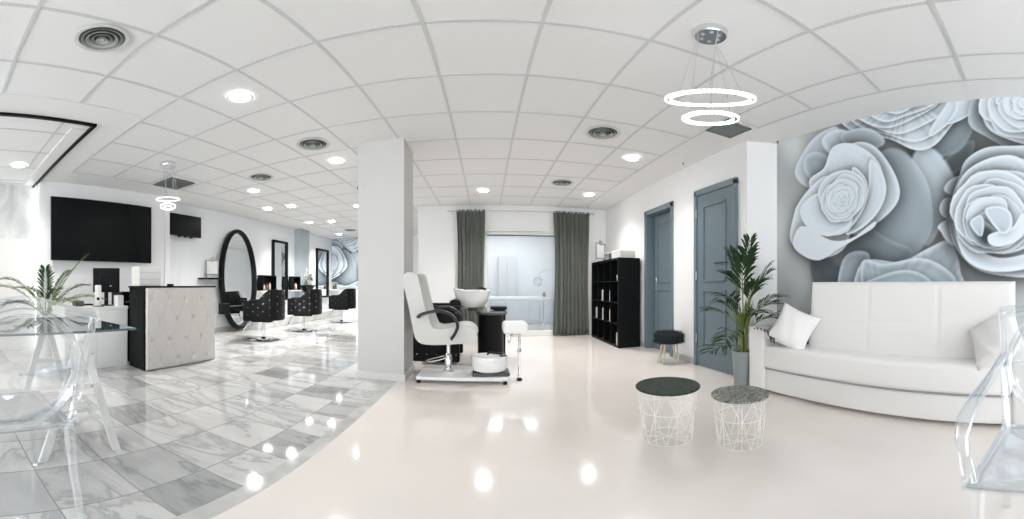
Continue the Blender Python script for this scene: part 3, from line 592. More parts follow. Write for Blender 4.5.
# ------------------------------------------------------------------ styling stations
om = thing('oval_mirror', 'tall oval mirror in a thick black frame leaning on the wall', 'mirror', (-4.86, 5.48, 0))
n = 72; a_, b_ = .525, 1.03
MBo = MB(); pts = [(0 - .10 * (.5 - .5 * math.sin(t_)) * 0 + .03 * math.sin(t_) * -1, a_ * math.cos(t_), 1.12 + b_ * math.sin(t_)) for t_ in [2 * PI * i / n for i in range(n)]]
MBo.tube(pts, .05, 10, closed=True, rr=[(.05, .075)] * n); MBo.build('frame', black, om, True)
g2 = MB(); g2.prism([(0.0 - .03 * math.sin(t_), (a_) * math.cos(t_), 1.12 + (b_) * math.sin(t_)) for t_ in [2 * PI * i / n for i in range(n)]], (.006, 0, 0)); g2.build('glass', mirror_m, om)
MB().box((-.02, -.60, .40), (.12, -.40, .62), .01, 1).build('bracket', black, om)
def rect_mirror(y0, y1, z0, z1, label, x):
    t = thing('styling_mirror', label, 'mirror', (x, (y0 + y1) / 2, z0), group='rectangular styling mirrors'); w, h = y1 - y0, z1 - z0
    f_ = MB(); q = .055
    for a, b2 in (((-w / 2, 0), (w / 2, q)), ((-w / 2, h - q), (w / 2, h)), ((-w / 2, 0), (-w / 2 + q, h)), ((w / 2 - q, 0), (w / 2, h))): f_.box((0, a[0], a[1]), (.06, b2[0], b2[1]), .006, 1)
    f_.build('frame', black, t); MB().box((0, -w / 2 + q * .8, q * .8), (.02, w / 2 - q * .8, h - q * .8)).build('glass', mirror_m, t)
rect_mirror(6.87, 7.53, .60, 2.13, 'first rectangular black framed mirror, right of the oval mirror', -4.99)
rect_mirror(9.15, 9.95, .60, 2.13, 'second rectangular black framed mirror, next to the small rose mural', -4.99)
pl = MB(); pl.box((-4.98, 5.85, 0), (-4.62, 10.2, .22), .01, 1); tag(pl.build('marble_plinth', marble_wall), 'low grey marble plinth running under the styling mirrors', 'plinth')
def shelf(y0, y1, z, label, depth=.24, m=white, name='wall_shelf'):
    s_ = MB(); s_.box((-4.99, y0, z - .03), (-4.99 + depth, y1, z), .004, 1)
    o = s_.build(name, m); tag(o, label, 'shelf'); return o
shelf(6.14, 6.84, .86, 'white wall shelf between the oval mirror and first rectangular mirror')
shelf(7.55, 7.92, .86, 'white wall shelf between the first rectangular mirror and the pilaster')
shelf(9.98, 10.27, .86, 'short white shelf beside the second rectangular mirror', .3)
def display(y, x, z, w, h, label):
    t = thing('display_case', label, 'display case', (x, y, z), group='black display boxes on the wall shelves')
    MB().box((-.08, -w / 2, 0), (-.06, w / 2, h)).build('back_panel', black, t)
    f_ = MB(); q = .02
    for a, b2 in (((-w / 2, 0), (w / 2, q)), ((-w / 2, h - q), (w / 2, h)), ((-w / 2, 0), (-w / 2 + q, h)), ((w / 2 - q, 0), (w / 2, h))): f_.box((-.06, a[0], a[1]), (.08, b2[0], b2[1]))
    f_.build('box_frame', black, t)
    for k, yy in enumerate((-.1, 0, .1)):
        bo = MB().lathe([(.022, 0), (.024, .01), (.024, .08 + .02 * k), (.01, .10 + .02 * k), (.01, .13 + .02 * k)], (x, y + yy * w / .5, z + .0205), 12).build('product_bottle', cream if k != 1 else mat('amber', (.3, .14, .05), .3), None, True)
        tag(bo, ('pale', 'amber', 'taller pale')[k] + ' bottle in the black display box ' + ('by the oval mirror' if y < 6.7 else 'by the pilaster'), 'bottle', 'product bottles in the display boxes')
display(6.50, -4.86, .86, .55, .36, 'black display box on the shelf right of the oval mirror')
display(7.73, -4.86, .86, .34, .36, 'black display box on the shelf beside the pilaster')
for k in range(3):
    bo = MB().lathe([(.02, 0), (.022, .01), (.022, .09 + .02 * k), (.009, .11 + .02 * k), (.009, .13 + .02 * k)], (-4.80, 10.03 + .08 * k, .86), 12).build('hair_product', [black, mat('amber', (0, 0, 0)), black][k], None, True)
    tag(bo, ('short black', 'amber', 'tall black')[k] + ' hair product bottle on the shelf by the small rose mural', 'bottle', 'products by the far mural')
# orchid on black corner shelf
cs = thing('black_console', 'black tapered wall console holding the orchid', 'console', (-4.80, 8.18, .80))
MB().box((0, -.28, .16), (.28, .28, .19), .004, 1).build('top', black, cs)
MB().prism([(0.001, -.24, .16), (0.001, .24, .16), (0.001, .06, .0), (0.001, -.06, .0)], (.16, 0, 0)).build('bracket', black, cs)
oc = thing('orchid', 'cream orchid with two flower sprays on the black console', 'potted plant', (-4.64, 8.15, .99))
MB().lathe([(.05, 0), (.065, .02), (.075, .12), (.07, .12), (.06, .03)], n=20).build('pot', cream, oc, True)
for s_ in (-1, 1):
    pts = [(0, .02 * s_, .1), (.01, .05 * s_, .28), (.02, .09 * s_ - .05, .42), (.03, .12 * s_ - .10, .50 if s_ > 0 else .30)]
    sp = MB().tube(pts, .005).build('flower_stem', stem_m, oc)
    fl = MB()
    for k in range(9):
        c = Vector(pts[2]).lerp(Vector(pts[3]), k / 8) + Vector((rnd.uniform(-.03, .05), rnd.uniform(-.08, .08), rnd.uniform(-.07, .07)))
        for j in range(5):
            a = j * 2 * PI / 5 + k; d1 = Vector((.2, math.cos(a), math.sin(a))); e1 = Vector((0, -math.sin(a), math.cos(a)))
            fl.poly([c, c + d1 * .022 + e1 * .016, c + d1 * .045, c + d1 * .022 - e1 * .016])
    fl.build('blossoms', orchid_m, sp)
lv = MB()
for k in range(5):
    a = k * 1.3; d1 = Vector((math.cos(a), math.sin(a), 0)); e1 = Vector((-d1.y, d1.x, 0))
    lv.poly([Vector((0, 0, .11)), d1 * .07 + e1 * .025 + Vector((0, 0, .17)), d1 * .15 + Vector((0, 0, .13)), d1 * .07 - e1 * .025 + Vector((0, 0, .17))])
lv.build('leaves', leaf_b, oc)
rmv = thing('round_mirror', 'small round table mirror beside the orchid', 'mirror', (-4.72, 8.36, .99))
MB().lathe([(.05, 0), (.05, .01), (.012, .02), (.01, .09)], n=20).build('stand', black, rmv, True)
q = MB(); q.cyl((-.01, 0, .20), (.012, 0, .20), .12, n=32); q.build('frame', mat('grey_mirror_rim', (.1, .12, .13), .4), rmv, True)
q = MB(); q.cyl((.0125, 0, .20), (.015, 0, .20), .105, n=32); q.build('glass', mirror_m, rmv)
# ornate table mirrors
def table_mirror(loc, rz, label):
    t = thing('table_mirror', label, 'table mirror', loc, rz, group='silver framed table mirrors')
    f_ = MB(); w, h, q = .13, .36, .025
    for a, b2 in (((-w, .06), (w, .06 + q)), ((-w, h - q), (w, h)), ((-w, .06), (-w + q, h)), ((w - q, .06), (w, h))): f_.box((a[0], -.01, a[1]), (b2[0], .012, b2[1]), .006, 2)
    f_.lathe([(0, -.005), (.05, -.004), (.05, .004), (0, .005)], (0, 0, h + .005), 20, M=Matrix.Rotation(PI / 2, 3, 'X'))
    f_.build('frame', mat('aged_silver', (.34, .34, .33), .4, .6), t, True)
    MB().box((-w + .01, -.004, .07), (w - .01, .004, h - .01)).build('face', mat('pale_face', (.68, .68, .66), .3), t)
    for s_ in (-1, 1): MB().tube([(s_ * .10, -.06, 0), (s_ * .11, -.02, .03), (s_ * .11, 0, .08), (s_ * .11, .05, .01)], .008).build('foot', mat('aged_silver', (0, 0, 0)), t, True)
    return t
shelf(4.42, 4.86, 1.13, 'black shelf left of the oval mirror', .26, black)
tb = table_mirror((-4.87, 4.70, 1.13), R(90 - 47) , 'silver framed table mirror on the black shelf left of the oval mirror')
# salon chairs (built facing -X)
def tuft_points(w, h, nx, nz):
    for j in range(nz):
        for i in range(nx - (j % 2)): yield ((i + .5 * (j % 2) + .5) / nx * w, (j + .5) / nz * h)
def salon_chair(loc, rz, label):
    t = thing('salon_chair', label, 'salon chair', loc, rz, group='black studded styling chairs')
    # barrel shell: U in plan, open towards -X
    hw, d = .31, .31
    path = []
    for i in range(33):
        u_ = i / 32
        if u_ < .28: path.append((-d + (u_ / .28) * (d + .08), -hw))
        elif u_ > .72: path.append((-d + ((1 - u_) / .28) * (d + .08), hw))
        else: a = (u_ - .28) / .44 * PI - PI / 2; path.append((.08 + .27 * math.cos(a), hw * math.sin(a)))
    def topz(u_): c = abs(u_ - .5); return .90 if c < .20 else (.90 - (c - .20) / .12 * .18 if c < .32 else .72 - (c - .32) * .05)
    def shell(us, name):
        mb = MB(); sl = [path[k] for k in us]; n_ = len(sl); rings = []
        for k, i in enumerate(us):
            p_ = Vector((*path[i], 0)); a = Vector((*path[max(i - 1, 0)], 0)); c = Vector((*path[min(i + 1, 32)], 0)); dd = (c - a).normalized(); nrm = Vector((dd.y, -dd.x, 0))
            tz = topz(i / 32); prof = [(.035, .37), (.045, .42), (.04, tz - .05), (.025, tz), (-.025, tz), (-.04, tz - .05), (-.045, .42), (-.03, .37)]
            rings.append([mb.bm.verts.new(p_ + nrm * o_ + Vector((0, 0, z_))) for o_, z_ in prof])
        for a, c in zip(rings, rings[1:]):
            for k in range(8): mb.bm.faces.new((a[k], a[(k + 1) % 8], c[(k + 1) % 8], c[k]))
        mb.bm.faces.new(rings[0]); mb.bm.faces.new(rings[-1][::-1])
        st = mb; mb.bm.faces.ensure_lookup_table(); n0 = len(mb.bm.faces)
        for i in us:
            if i % 2: continue
            p_ = Vector((*path[i], 0)); a = Vector((*path[max(i - 1, 0)], 0)); c = Vector((*path[min(i + 1, 32)], 0)); dd = (c - a).normalized(); nrm = Vector((dd.y, -dd.x, 0))
            zz = [.47, .60, .73, .84] if (i // 2) % 2 else [.53, .66, .79]
            for z_ in zz:
                if z_ < topz(i / 32) - .03:
                    for sg in (1, -1): st.lathe([(0, -.009), (.009, 0), (0, .009)], p_ + nrm * .046 * sg + Vector((0, 0, z_)), 6)
        mb.bm.faces.ensure_lookup_table()
        for fc in mb.bm.faces[n0:]: fc.material_index = 1
        mb.build(name, [black_soft, mat('stud', (.45, .46, .48), .2, .6)], t, True)
    shell(range(0, 11), 'armrest'); shell(range(10, 23), 'backrest'); shell(range(22, 33), 'armrest')
    MB().box((-.33, -.27, .40), (.25, .27, .53), .04, 3).build('seat', black_soft, t, True)
    MB().box((-.20, -.20, .33), (.20, .20, .40), .02, 1).build('seat_frame', black, t)
    MB().cyl((0, 0, .02), (0, 0, .34), .028, n=20).build('column', chrome, t, True)
    MB().lathe([(.29, 0), (.30, .006), (.28, .014), (.06, .024), (.035, .05), (0, .05)], n=40).build('base', chrome, t, True)
    MB().tube([(-.18, -.13, .36), (-.26, -.14, .30), (-.34, -.14, .16), (-.36, -.10, .13), (-.36, .10, .13), (-.34, .14, .16), (-.26, .14, .30), (-.18, .13, .36)], .011).build('footrest', chrome, t, True)
    MB().tube([(.0, .03, .30), (.06, .16, .28), (.08, .26, .27)], .008).build('pump_lever', chrome, t, True)
    return t
c0 = salon_chair((-3.755, 4.91, 0), R(30), 'studded black styling chair nearest the oval mirror')
dup(c0, (-3.75, 6.34, 0), R(25), 'middle studded black styling chair facing the first rectangular mirror')
dup(c0, (-3.78, 8.38, 0), R(20), 'studded black styling chair furthest away, by the small rose mural')
# ------------------------------------------------------------------ reception
rd = thing('reception_desk', 'black reception desk with a white diamond tufted front', 'desk', (-3.20, 2.06, 0))
DW, DD = 1.07, .36
MB().box((-DD, 0, .0), (-.03, DW, .955), .004, 1).build('carcass', black, rd)
MB().box((-DD - .01, -.01, .955), (.02, DW + .01, .975), .003, 1).build('top', black, rd)
tp = MB(); TP, TQ, TZ = .247, .235, .11; pts_t = [(TP * (i + (0 if j % 2 else .5)) + .05, TZ + TQ * j) for j in range(4) for i in range(5 if j % 2 else 4)]
def tuft(u_, v):
    y_, z_ = .01 + u_ * (DW - .02), .012 + v * .94
    dm = min((y_ - .02 - a) ** 2 + (z_ - b2) ** 2 for a, b2 in pts_t); x_ = .020 - .018 * math.exp(-dm / .0009)
    P, Q = TP, TQ
    s1 = ((y_ - .07 - P / 2) / P + (z_ - TZ) / (2 * Q)); s2 = ((y_ - .07 - P / 2) / P - (z_ - TZ) / (2 * Q))
    for s_ in (s1, s2): x_ -= .004 * math.exp(-((s_ - round(s_)) / .05) ** 2)
    ed = min(u_, 1 - u_, v, 1 - v); x_ -= .02 * max(0, 1 - ed / .015) ** 2
    return (x_, y_, z_)
tp.grid(110, 100, tuft); o = tp.build('tufted_front', bump_noise(mat('greige_leatherette', (.60, .575, .55), .4), 220, .12, .002), rd, True)
md = o.modifiers.new('thick', 'SOLIDIFY'); md.thickness = .02; md.offset = 0
for y_, z_ in pts_t: MB().lathe([(0, -.006), (.009, -.003), (.009, .003), (0, .006)], (.004, y_ + .02, z_), 10, M=Matrix.Rotation(PI / 2, 3, 'Y')).build('button', mat('button_grey', (.42, .41, .40), .4), o, True)
ct = thing('reception_counter', 'low white counter behind the reception desk', 'counter', (-3.58, 1.25, 0))
MB().box((-.46, 0, 0), (0, .80, .70), .004, 1).build('body', white, ct)
MB().box((-.48, -.01, .70), (.015, .80, .735), .004, 1).build('worktop', white, ct)
MB().box((-.02, .02, .03), (.008, .38, .67), .003, 1).build('door', white, ct); MB().box((-.02, .40, .03), (.008, .78, .67), .003, 1).build('door', white, ct)
mo_ = thing('monitor', 'black computer monitor seen from behind on the white counter', 'monitor', (-3.78, 1.86, .735), R(64))
MB().box((-.165, -.012, .16), (.165, .012, .46), .006, 2).build('screen', black, mo_)
MB().box((-.08, -.035, .22), (.08, -.012, .38), .01, 2).build('rear_housing', black, mo_)
MB().box((-.025, -.05, .0), (.025, -.03, .28), .004, 1).build('stand', black, mo_); MB().lathe([(.10, 0), (.10, .008), (0, .012)], n=28).build('foot', black, mo_, True)
MB().box((.04, -.0365, .235), (.065, -.0352, .245)).build('maker_badge', steel, mo_)
sp = thing('card_reader', 'cream upright card reader standing before the monitor', 'card reader', (-3.63, 1.68, .735), R(64))
MB().box((-.038, -.025, 0), (.038, .025, .25), .01, 2).build('body', cream, sp, True)
q = MB(); q.cyl((0, -.026, .09), (0, -.030, .09), .018, n=20); q.build('dial', black, sp)
MB().lathe([(.07, 0), (.07, .006), (.02, .01)], n=24).build('foot', black, sp, True)
bx_ = MB().box((-3.72, 1.93, .735), (-3.62, 2.02, .86), .006, 1).build('white_box', paper); tag(bx_, 'small white box on the counter just right of the monitor stand', 'box')
bx_ = MB().box((-3.82, 1.43, .735), (-3.70, 1.53, .80), .006, 1).build('receipt_printer', mat('dark_grey_plastic', (.07, .08, .08), .4)); tag(bx_, 'small dark grey receipt printer at the left end of the counter', 'printer')
kb = MB().box((-3.98, 1.50, .735), (-3.86, 1.72, .752), .004, 1).build('keyboard', black); tag(kb, 'flat black keyboard lying on the white counter', 'keyboard')
pr = thing('desk_return_dark', 'black block added for the dark inside of the desk return, beside the counter', 'printer', (-3.9, 2.12, 0))
MB().box((-.2, -.05, 0), (.15, .5, .70), .006, 1).build('cabinet', black, pr); MB().box((-.18, -.04, .70), (.13, .4, .90), .015, 2).build('housing', black, pr); MB().box((.13, .0, .76), (.16, .36, .78), .003, 1).build('front_strip', mat('dark_grey_plastic', (0, 0, 0)), pr)  # solid black block added where the desk's dark inside shows
wb = thing('letter_tray_stack', 'white three tier drawer stack on the reception desk', 'desk organiser', (-3.46, 2.24, .975))
for k in range(3): MB().box((-.09, -.15, .004 + .077 * k), (.09, .15, .075 + .077 * k), .004, 1).build('drawer', white, wb)
MB().box((-.092, -.154, 0), (.088, .154, .232), .003, 1).build('housing', cream, wb)
ph_ = MB().box((-3.40, 2.50, .975), (-3.34, 2.57, 1.0), .005, 1).build('phone', black); tag(ph_, 'small black phone on the desk right of the white drawers', 'phone')
# ------------------------------------------------------------------ palms
def frond(base, az, ln, lift, droop, n_l, l_len, l_w, parent, m, name='frond', seed=0, spread=.9, bare=.3):
    rs = random.Random(seed); mb = MB(); d = Vector((math.cos(az), math.sin(az), 0)); pts = []
    N_ = 16
    for i in range(N_ + 1):
        s_ = i / N_; hor = ln * (math.cos(lift) * s_ + .25 * droop * s_ ** 2.0); ver = ln * (math.sin(lift) * s_ - droop * .45 * s_ ** 2.6)
        pts.append(Vector(base) + d * hor + Vector((0, 0, ver)))
    rad = [.007 * (1 - .8 * i / N_) for i in range(N_ + 1)]
    mb.tube(pts, .005, 6, rr=rad)
    o = mb.build(name, stem_m, parent, True)
    lf = MB(); side = Vector((-d.y, d.x, 0))
    for k in range(n_l):
        s_ = bare + (1 - bare) * (k + .5) / n_l; f_ = s_ * N_; i = min(int(f_), N_ - 1); p_ = pts[i].lerp(pts[i + 1], f_ - i); tan = (pts[i + 1] - pts[i]).normalized()
        for sg in (-1, 1):
            ll = l_len * (.55 + .6 * math.sin(PI * min(1, (s_ - bare) / (1 - bare) * .85 + .12))) * rs.uniform(.85, 1.1)
            dr = (side * sg * spread + tan * (.55 + .5 * s_) + Vector((0, 0, rs.uniform(.0, .35)))).normalized()
            nrm = dr.cross(tan).normalized(); wv = tan.cross(nrm).normalized() * 0 + (tan - dr * tan.dot(dr)).normalized() * l_w
            q1 = p_ + dr * ll * .35; q2 = p_ + dr * ll * .72 + Vector((0, 0, -ll * .06)); q3 = p_ + dr * ll + Vector((0, 0, -ll * .22))
            a0, a1, a2, a3 = lf.bm.verts.new(p_), lf.bm.verts.new(q1 + wv + Vector((0, 0, .004))), lf.bm.verts.new(q1 - wv), lf.bm.verts.new(q1)
            b1, b2 = lf.bm.verts.new(q2 + wv * .75), lf.bm.verts.new(q2 - wv * .75); b3 = lf.bm.verts.new(q2 + Vector((0, 0, -.003))); tip = lf.bm.verts.new(q3)
            for fc in ((a0, a1, a3), (a0, a3, a2), (a1, b1, b3, a3), (a3, b3, b2, a2), (b1, tip, b3), (b3, tip, b2)): lf.bm.faces.new(fc)
    lf.build('leaflets', m, o)
    return o
tp_ = thing('tall_palm', 'tall dark green palm in a grey pot beside the sofa', 'potted plant', (2.23, 2.37, 0))
MB().lathe([(.085, 0), (.09, .01), (.11, .345), (.112, .355), (.102, .355), (.095, .33), (.0, .33)], n=40).build('pot', pot_grey, tp_, True)
MB().lathe([(.0, .335), (.096, .333)], n=24).build('soil', soil, tp_)
rs = random.Random(11)
# local +x runs towards the mural, -y towards the viewer
for k in range(7):
    a = k * 2.4; q = MB(); r0 = .025; q.tube([(r0 * math.cos(a), r0 * math.sin(a), .33), (1.3 * r0 * math.cos(a), 1.3 * r0 * math.sin(a), .52), (2 * r0 * math.cos(a), 2 * r0 * math.sin(a), .72)], .011, rr=[.014, .012, .008]); q.build('cane', stem_m, tp_, True)
specs = [(-2.4, .50, 1.30, .25, .75), (-.7, .48, 1.25, .35, .78), (2.9, .40, 1.4, .25, .93), (-1.6, .46, 1.5, .15, .96), (-.2, .34, 1.2, .6, .80), (-2.9, .40, 1.0, .7, .62), (-1.2, .40, 1.0, .7, .66), (-2.0, .40, .85, .8, .60), (-.5, .34, .9, .8, .66), (2.8, .36, .9, .8, .60), (-2.6, .42, .45, .8, .52), (-1.7, .34, .5, .9, .54), (1.9, .26, 1.2, .5, .9), (-1.9, .36, 1.1, .45, .74), (-.9, .38, 1.15, .4, .82), (-2.2, .44, 1.2, .35, .92), (-2.7, .42, .8, .7, .72), (-1.4, .34, .8, .7, .56), (-3.0, .34, .25, .5, .42)]
for k, (az, ln, lift, dr, z) in enumerate(specs):
    frond((.04 * math.cos(az), .04 * math.sin(az), z - .02), az, ln * 1.08, lift, dr, 7, .20, .0135, tp_, leaf_a, seed=k, spread=.62, bare=.35)
yv = MB()
for k in range(46):
    a = rs.uniform(0, 2 * PI); r_ = rs.uniform(.01, .06); z = rs.uniform(.50, .66); h_ = rs.uniform(.14, .26); d = Vector((math.cos(a), math.sin(a), 0)); s_ = Vector((-d.y, d.x, 0)) * .008
    b0 = d * r_ + Vector((0, 0, z)); m1 = d * (r_ + .03) + Vector((0, 0, z + h_ * .5)); tpp = d * (r_ + .08) + Vector((0, 0, z + h_))
    yv.poly([b0, m1 + s_, tpp, m1 - s_])
yv.build('young_leaves', leaf_b, tp_)
lp = thing('reception_palm', 'arching green palm in a white pot left of the counter', 'potted plant', (-4.19, 1.20, 0))
MB().lathe([(.085, 0), (.088, .01), (.105, .58), (.107, .60), (.097, .60), (.09, .57), (0, .57)], n=36).build('pot', pot_white, lp, True)
MB().lathe([(0, .575), (.09, .573)], n=24).build('soil', soil, lp)
lsp = [(1.25, .95, 1.15, .35), (-2.0, .85, .95, .95), (-1.7, .80, 1.15, .8), (.9, .75, .75, .9), (-.3, .62, 1.45, .2), (2.4, .5, 1.1, .6), (-.8, .70, 1.0, .8), (1.5, .70, 1.0, .7), (-2.4, .55, .7, .9), (.3, .6, .8, .9), (-1.3, .6, .7, 1.0), (1.8, .75, 1.25, .5)]
for k, (az, ln, lift, dr) in enumerate(lsp): frond((.02 * math.cos(az), .02 * math.sin(az), .60), az, ln * 1.04, lift, dr, 20, .19, .008, lp, leaf_a if k % 3 else leaf_b, seed=30 + k, spread=.7, bare=.3)
# ------------------------------------------------------------------ glass trestle table
gt_ = thing('glass_tabletop', 'smoked glass tabletop lying on white trestles', 'table', (0, 0, 0))
MB().box((-2.55, -.85, .722), (-1.70, 1.03, .732), .003, 2).build('glass_sheet', glass_dark, gt_)
MB().box((-1.703, -.85, .721), (-1.697, 1.03, .733)).build('polished_edge', mat('glass_edge', (.12, .2, .2), .1), gt_)
def trestle(yc, label):
    t = thing('trestle', label, 'trestle', (-2.0, yc, 0), group='white wooden trestles under the glass')
    MB().box((-.36, -.03, .685), (.36, .03, .722), .004, 1).build('top_rail', white, t)
    for sx in (-.32, .34):
        for sy in (-1, 1):
            q = MB(); w_ = .022; q.prism([(sx - .012, sy * .21 - w_, 0), (sx - .012, sy * .21 + w_, 0), (sx - .012, sy * .014 + w_, .686), (sx - .012, sy * .014 - w_, .686)], (.024, 0, 0)); q.build('leg', white, t)
    for sy in (-1, 1): MB().box((-.34, sy * .155 - .012, .17), (.36, sy * .155 + .012, .21), .003, 1).build('cross_rail', white, t)
    sl = MB()
    for k in range(5): x_ = -.27 + .14 * k; sl.box((x_ - .02, -.155, .211), (x_ + .02, .155, .222), .002, 1)
    sl.build('shelf_slats', white, t)
    for sx in (-.335, .355): MB().box((sx - .01, -.09, .42), (sx + .01, .09, .455), .002, 1).build('brace', white, t)
    for z_ in (.44, .62):
        for sy in (-.05, .05): MB().lathe([(.008, 0), (.008, .006), (0, .008)], (.366, sy, z_), 10, M=Matrix.Rotation(PI / 2, 3, 'Y')).build('bolt', steel, t)
    return t
t0_ = trestle(.67, 'white wooden A frame trestle under the right end of the glass')
dup(t0_, (-2.0, -.45, 0), 0, 'white wooden A frame trestle under the hidden end of the glass')
# ------------------------------------------------------------------ clear chairs (built facing -X, origin on the floor at the middle)
def ghost_chair(loc, rz, label, arms):
    t = thing('clear_armchair' if arms else 'clear_chair', label, 'chair', loc, rz)
    hw, d = .22, .22
    def seatf(u_, v):
        x_, y_ = -d + u_ * 2 * d, (-1 + 2 * v) * (hw + .015 * (1 - u_)); e1 = max(abs(2 * v - 1), abs(2 * u_ - 1))
        return (x_, y_, .455 - .018 * (1 - e1 ** 3))
    s_ = MB(); s_.grid(14, 14, seatf); o = s_.build('seat', acrylic, t, True); md = o.modifiers.new('t', 'SOLIDIFY'); md.thickness = .010
    rim = MB(); rim.tube([(-d, -hw - .015, .448), (d, -hw, .448), (d, hw, .448), (-d, hw + .015, .448)], .012, 8, closed=True); rim.build('seat_rim', acrylic, t, True)
    for sy in (-1, 1):
        q = MB(); q.tube([(-d + .015, sy * (hw - .01), .445), (-d + .0, sy * (hw - .01), .25), (-d - .03, sy * (hw + .01), 0)], .02, 10, rr=[.022, .018, .013]); q.build('leg', acrylic, t, True)
        q = MB(); q.tube([(d - .015, sy * (hw - .01), .445), (d + .01, sy * (hw - .005), .25), (d + .07, sy * (hw + .0), 0)], .02, 10, rr=[.022, .019, .014]); q.build('leg', acrylic, t, True)
    # back: outer frame with an oval medallion
    def lean(z): return d + .01 + .11 * max(0, (z - .46) / .46) ** 1.2
    fr = MB(); n_ = 40; ov = [(lean(.69 + .21 * math.sin(a)), .21 * math.cos(a), .69 + .21 * math.sin(a)) for a in [2 * PI * i / n_ for i in range(n_)]]
    fr.tube(ov, .014, 8, closed=True, rr=[(.012, .02)] * n_); fr.build('oval_frame', acrylic, t, True)
    pn = MB(); pn.grid(14, 14, lambda u_, v: (lambda a, r_: (lean(.69 + .2 * r_ * math.sin(a)) + .02 * (1 - r_ * r_), .2 * r_ * math.cos(a), .69 + .2 * r_ * math.sin(a)))(u_ * 2 * PI, max(v, .001)))
    o = pn.build('back_panel', acrylic, t, True); md = o.modifiers.new('t', 'SOLIDIFY'); md.thickness = .005
    for sy in (-1, 1):
        q = MB(); q.tube([(d, sy * (hw - .01), .44), (lean(.52), sy * (hw - .005), .52), (lean(.66), sy * (hw + .012), .66), (lean(.8), sy * (hw + .02), .80), (lean(.88), sy * (hw + .03), .875)], .014, 8, rr=[.02, .018, .015, .014, .016]); q.build('back_post', acrylic, t, True)
    q = MB(); q.tube([(lean(.88) + .004, y_, .875 + .045 * math.cos(y_ / .25 * PI / 2) + .008 * math.cos(y_ / .25 * PI * 1.5)) for y_ in [-.255 + .51 * i / 16 for i in range(17)]], .016, 8, rr=[(.012, .022)] * 17); q.build('crest_rail', acrylic, t, True)
    if arms:
        for sy in (-1, 1):
            q = MB(); q.tube([(lean(.72) - .01, sy * (hw + .01), .72), (.12, sy * (hw + .03), .67), (-.02, sy * (hw + .04), .645), (-.14, sy * (hw + .04), .62), (-.185, sy * (hw + .035), .585), (-.185, sy * (hw + .025), .52), (-.20, sy * (hw + .01), .455)], .016, 10, rr=[(.016, .012), (.02, .012), (.024, .013), (.024, .014), (.018, .014), (.018, .016), (.022, .02)]); q.build('armrest', acrylic, t, True)
    return t
ghost_chair((-1.36, .20, 0), R(4), 'clear acrylic chair with an oval back drawn up to the glass table', False)
ghost_chair((.97, -.13, 0), R(-7), 'clear acrylic armchair with curved arms at the right edge near the sofa', True)
# ------------------------------------------------------------------ pedicure station
pf = thing('pedicure_platform', 'low white platform carrying the pedicure chair', 'platform', (0, 0, 0))
MB().box((-.68, 3.26, .035), (.21, 3.80, .07), .008, 2).build('deck', white, pf, True)
for x_ in (-.655, .185):
    for y_ in (3.285, 3.77): MB().box((x_ - .02, y_ - .02, 0), (x_ + .02, y_ + .02, .035), .004, 1).build('foot', black, pf)
pc = thing('pedicure_chair', 'white pedicure chair with curved black armrests beside the column', 'chair', (-.39, 3.52, .07))
MB().lathe([(.055, 0), (.055, .01), (.04, .02), (.038, .18), (.03, .19), (.02, .20), (.02, .33), (0, .33)], n=24).build('hydraulic_column', chrome, pc, True)
MB().tube([(.02, -.02, .165), (-.10, -.06, .13), (-.19, -.08, .115), (-.22, -.06, .125), (-.18, -.05, .14), (-.04, -.02, .175)], .007, 8).build('pump_lever', chrome, pc, True)
MB().box((-.12, -.12, .325), (.14, .12, .34), .004, 1).build('mounting_plate', steel, pc)
# seat and back as one side profile swept across Y
def profile_body(outer, inner, y0, y1, name, m, par, nround=4):
    mb = MB(); loop = outer + inner[::-1]; n_ = len(loop); ys = []
    cx_ = sum(p_[0] for p_ in loop) / n_
    ins = [(0, .035), (.012, .012), (.035, 0), (y1 - y0 - .035, 0), (y1 - y0 - .012, .012), (y1 - y0, .035)]
    rings = []
    for dy, sh in ins:
        r_ = []
        for i, (x_, z_) in enumerate(loop):
            a, c = Vector(loop[i - 1]), Vector(loop[(i + 1) % n_]); tdir = (c - a).normalized(); nn = Vector((tdir.y, -tdir.x)) * sh * .8
            r_.append(mb.bm.verts.new((x_ - nn.x * sgn_, y0 + dy, z_ - nn.y * sgn_)))
        rings.append(r_)
    for a, c in zip(rings, rings[1:]):
        for i in range(n_): mb.bm.faces.new((a[i], a[(i + 1) % n_], c[(i + 1) % n_], c[i]))
    mb.bm.faces.new(rings[0]); mb.bm.faces.new(rings[-1][::-1])
    return mb.build(name, m, par, True)
def spl(P, n_=6):
    out = []; P = [Vector(p_) for p_ in P]
    for i in range(len(P) - 1):
        a, b2, c, d = P[max(i - 1, 0)], P[i], P[i + 1], P[min(i + 2, len(P) - 1)]
        for k in range(n_):
            t = k / n_; out.append(tuple(.5 * ((2 * b2) + (c - a) * t + (2 * a - 5 * b2 + 4 * c - d) * t * t + (3 * b2 - a - 3 * c + d) * t ** 3)))
    out.append(tuple(P[-1])); return out
sgn_ = 1
cushion = spl([(-.48, 1.00), (-.455, 1.015), (-.40, 1.01), (-.375, .98), (-.30, .70), (-.235, .53), (-.19, .47), (-.10, .455), (.05, .475), (.16, .49), (.23, .475), (.275, .43), (.27, .36), (.22, .315), (.16, .33), (.0, .315), (-.18, .30), (-.29, .315), (-.34, .37), (-.37, .48), (-.42, .70), (-.475, .90), (-.485, .97)], 4)
cushion = [(.27 - (.27 - x_) * .88, z_ + max(0, .42 - z_) * .45) for x_, z_ in cushion]
profile_body(cushion, [], -.25, .25, 'seat_shell', bump_noise(mat('pale_grey_leatherette', (.62, .61, .585), .4), 220, .12, .002), pc)
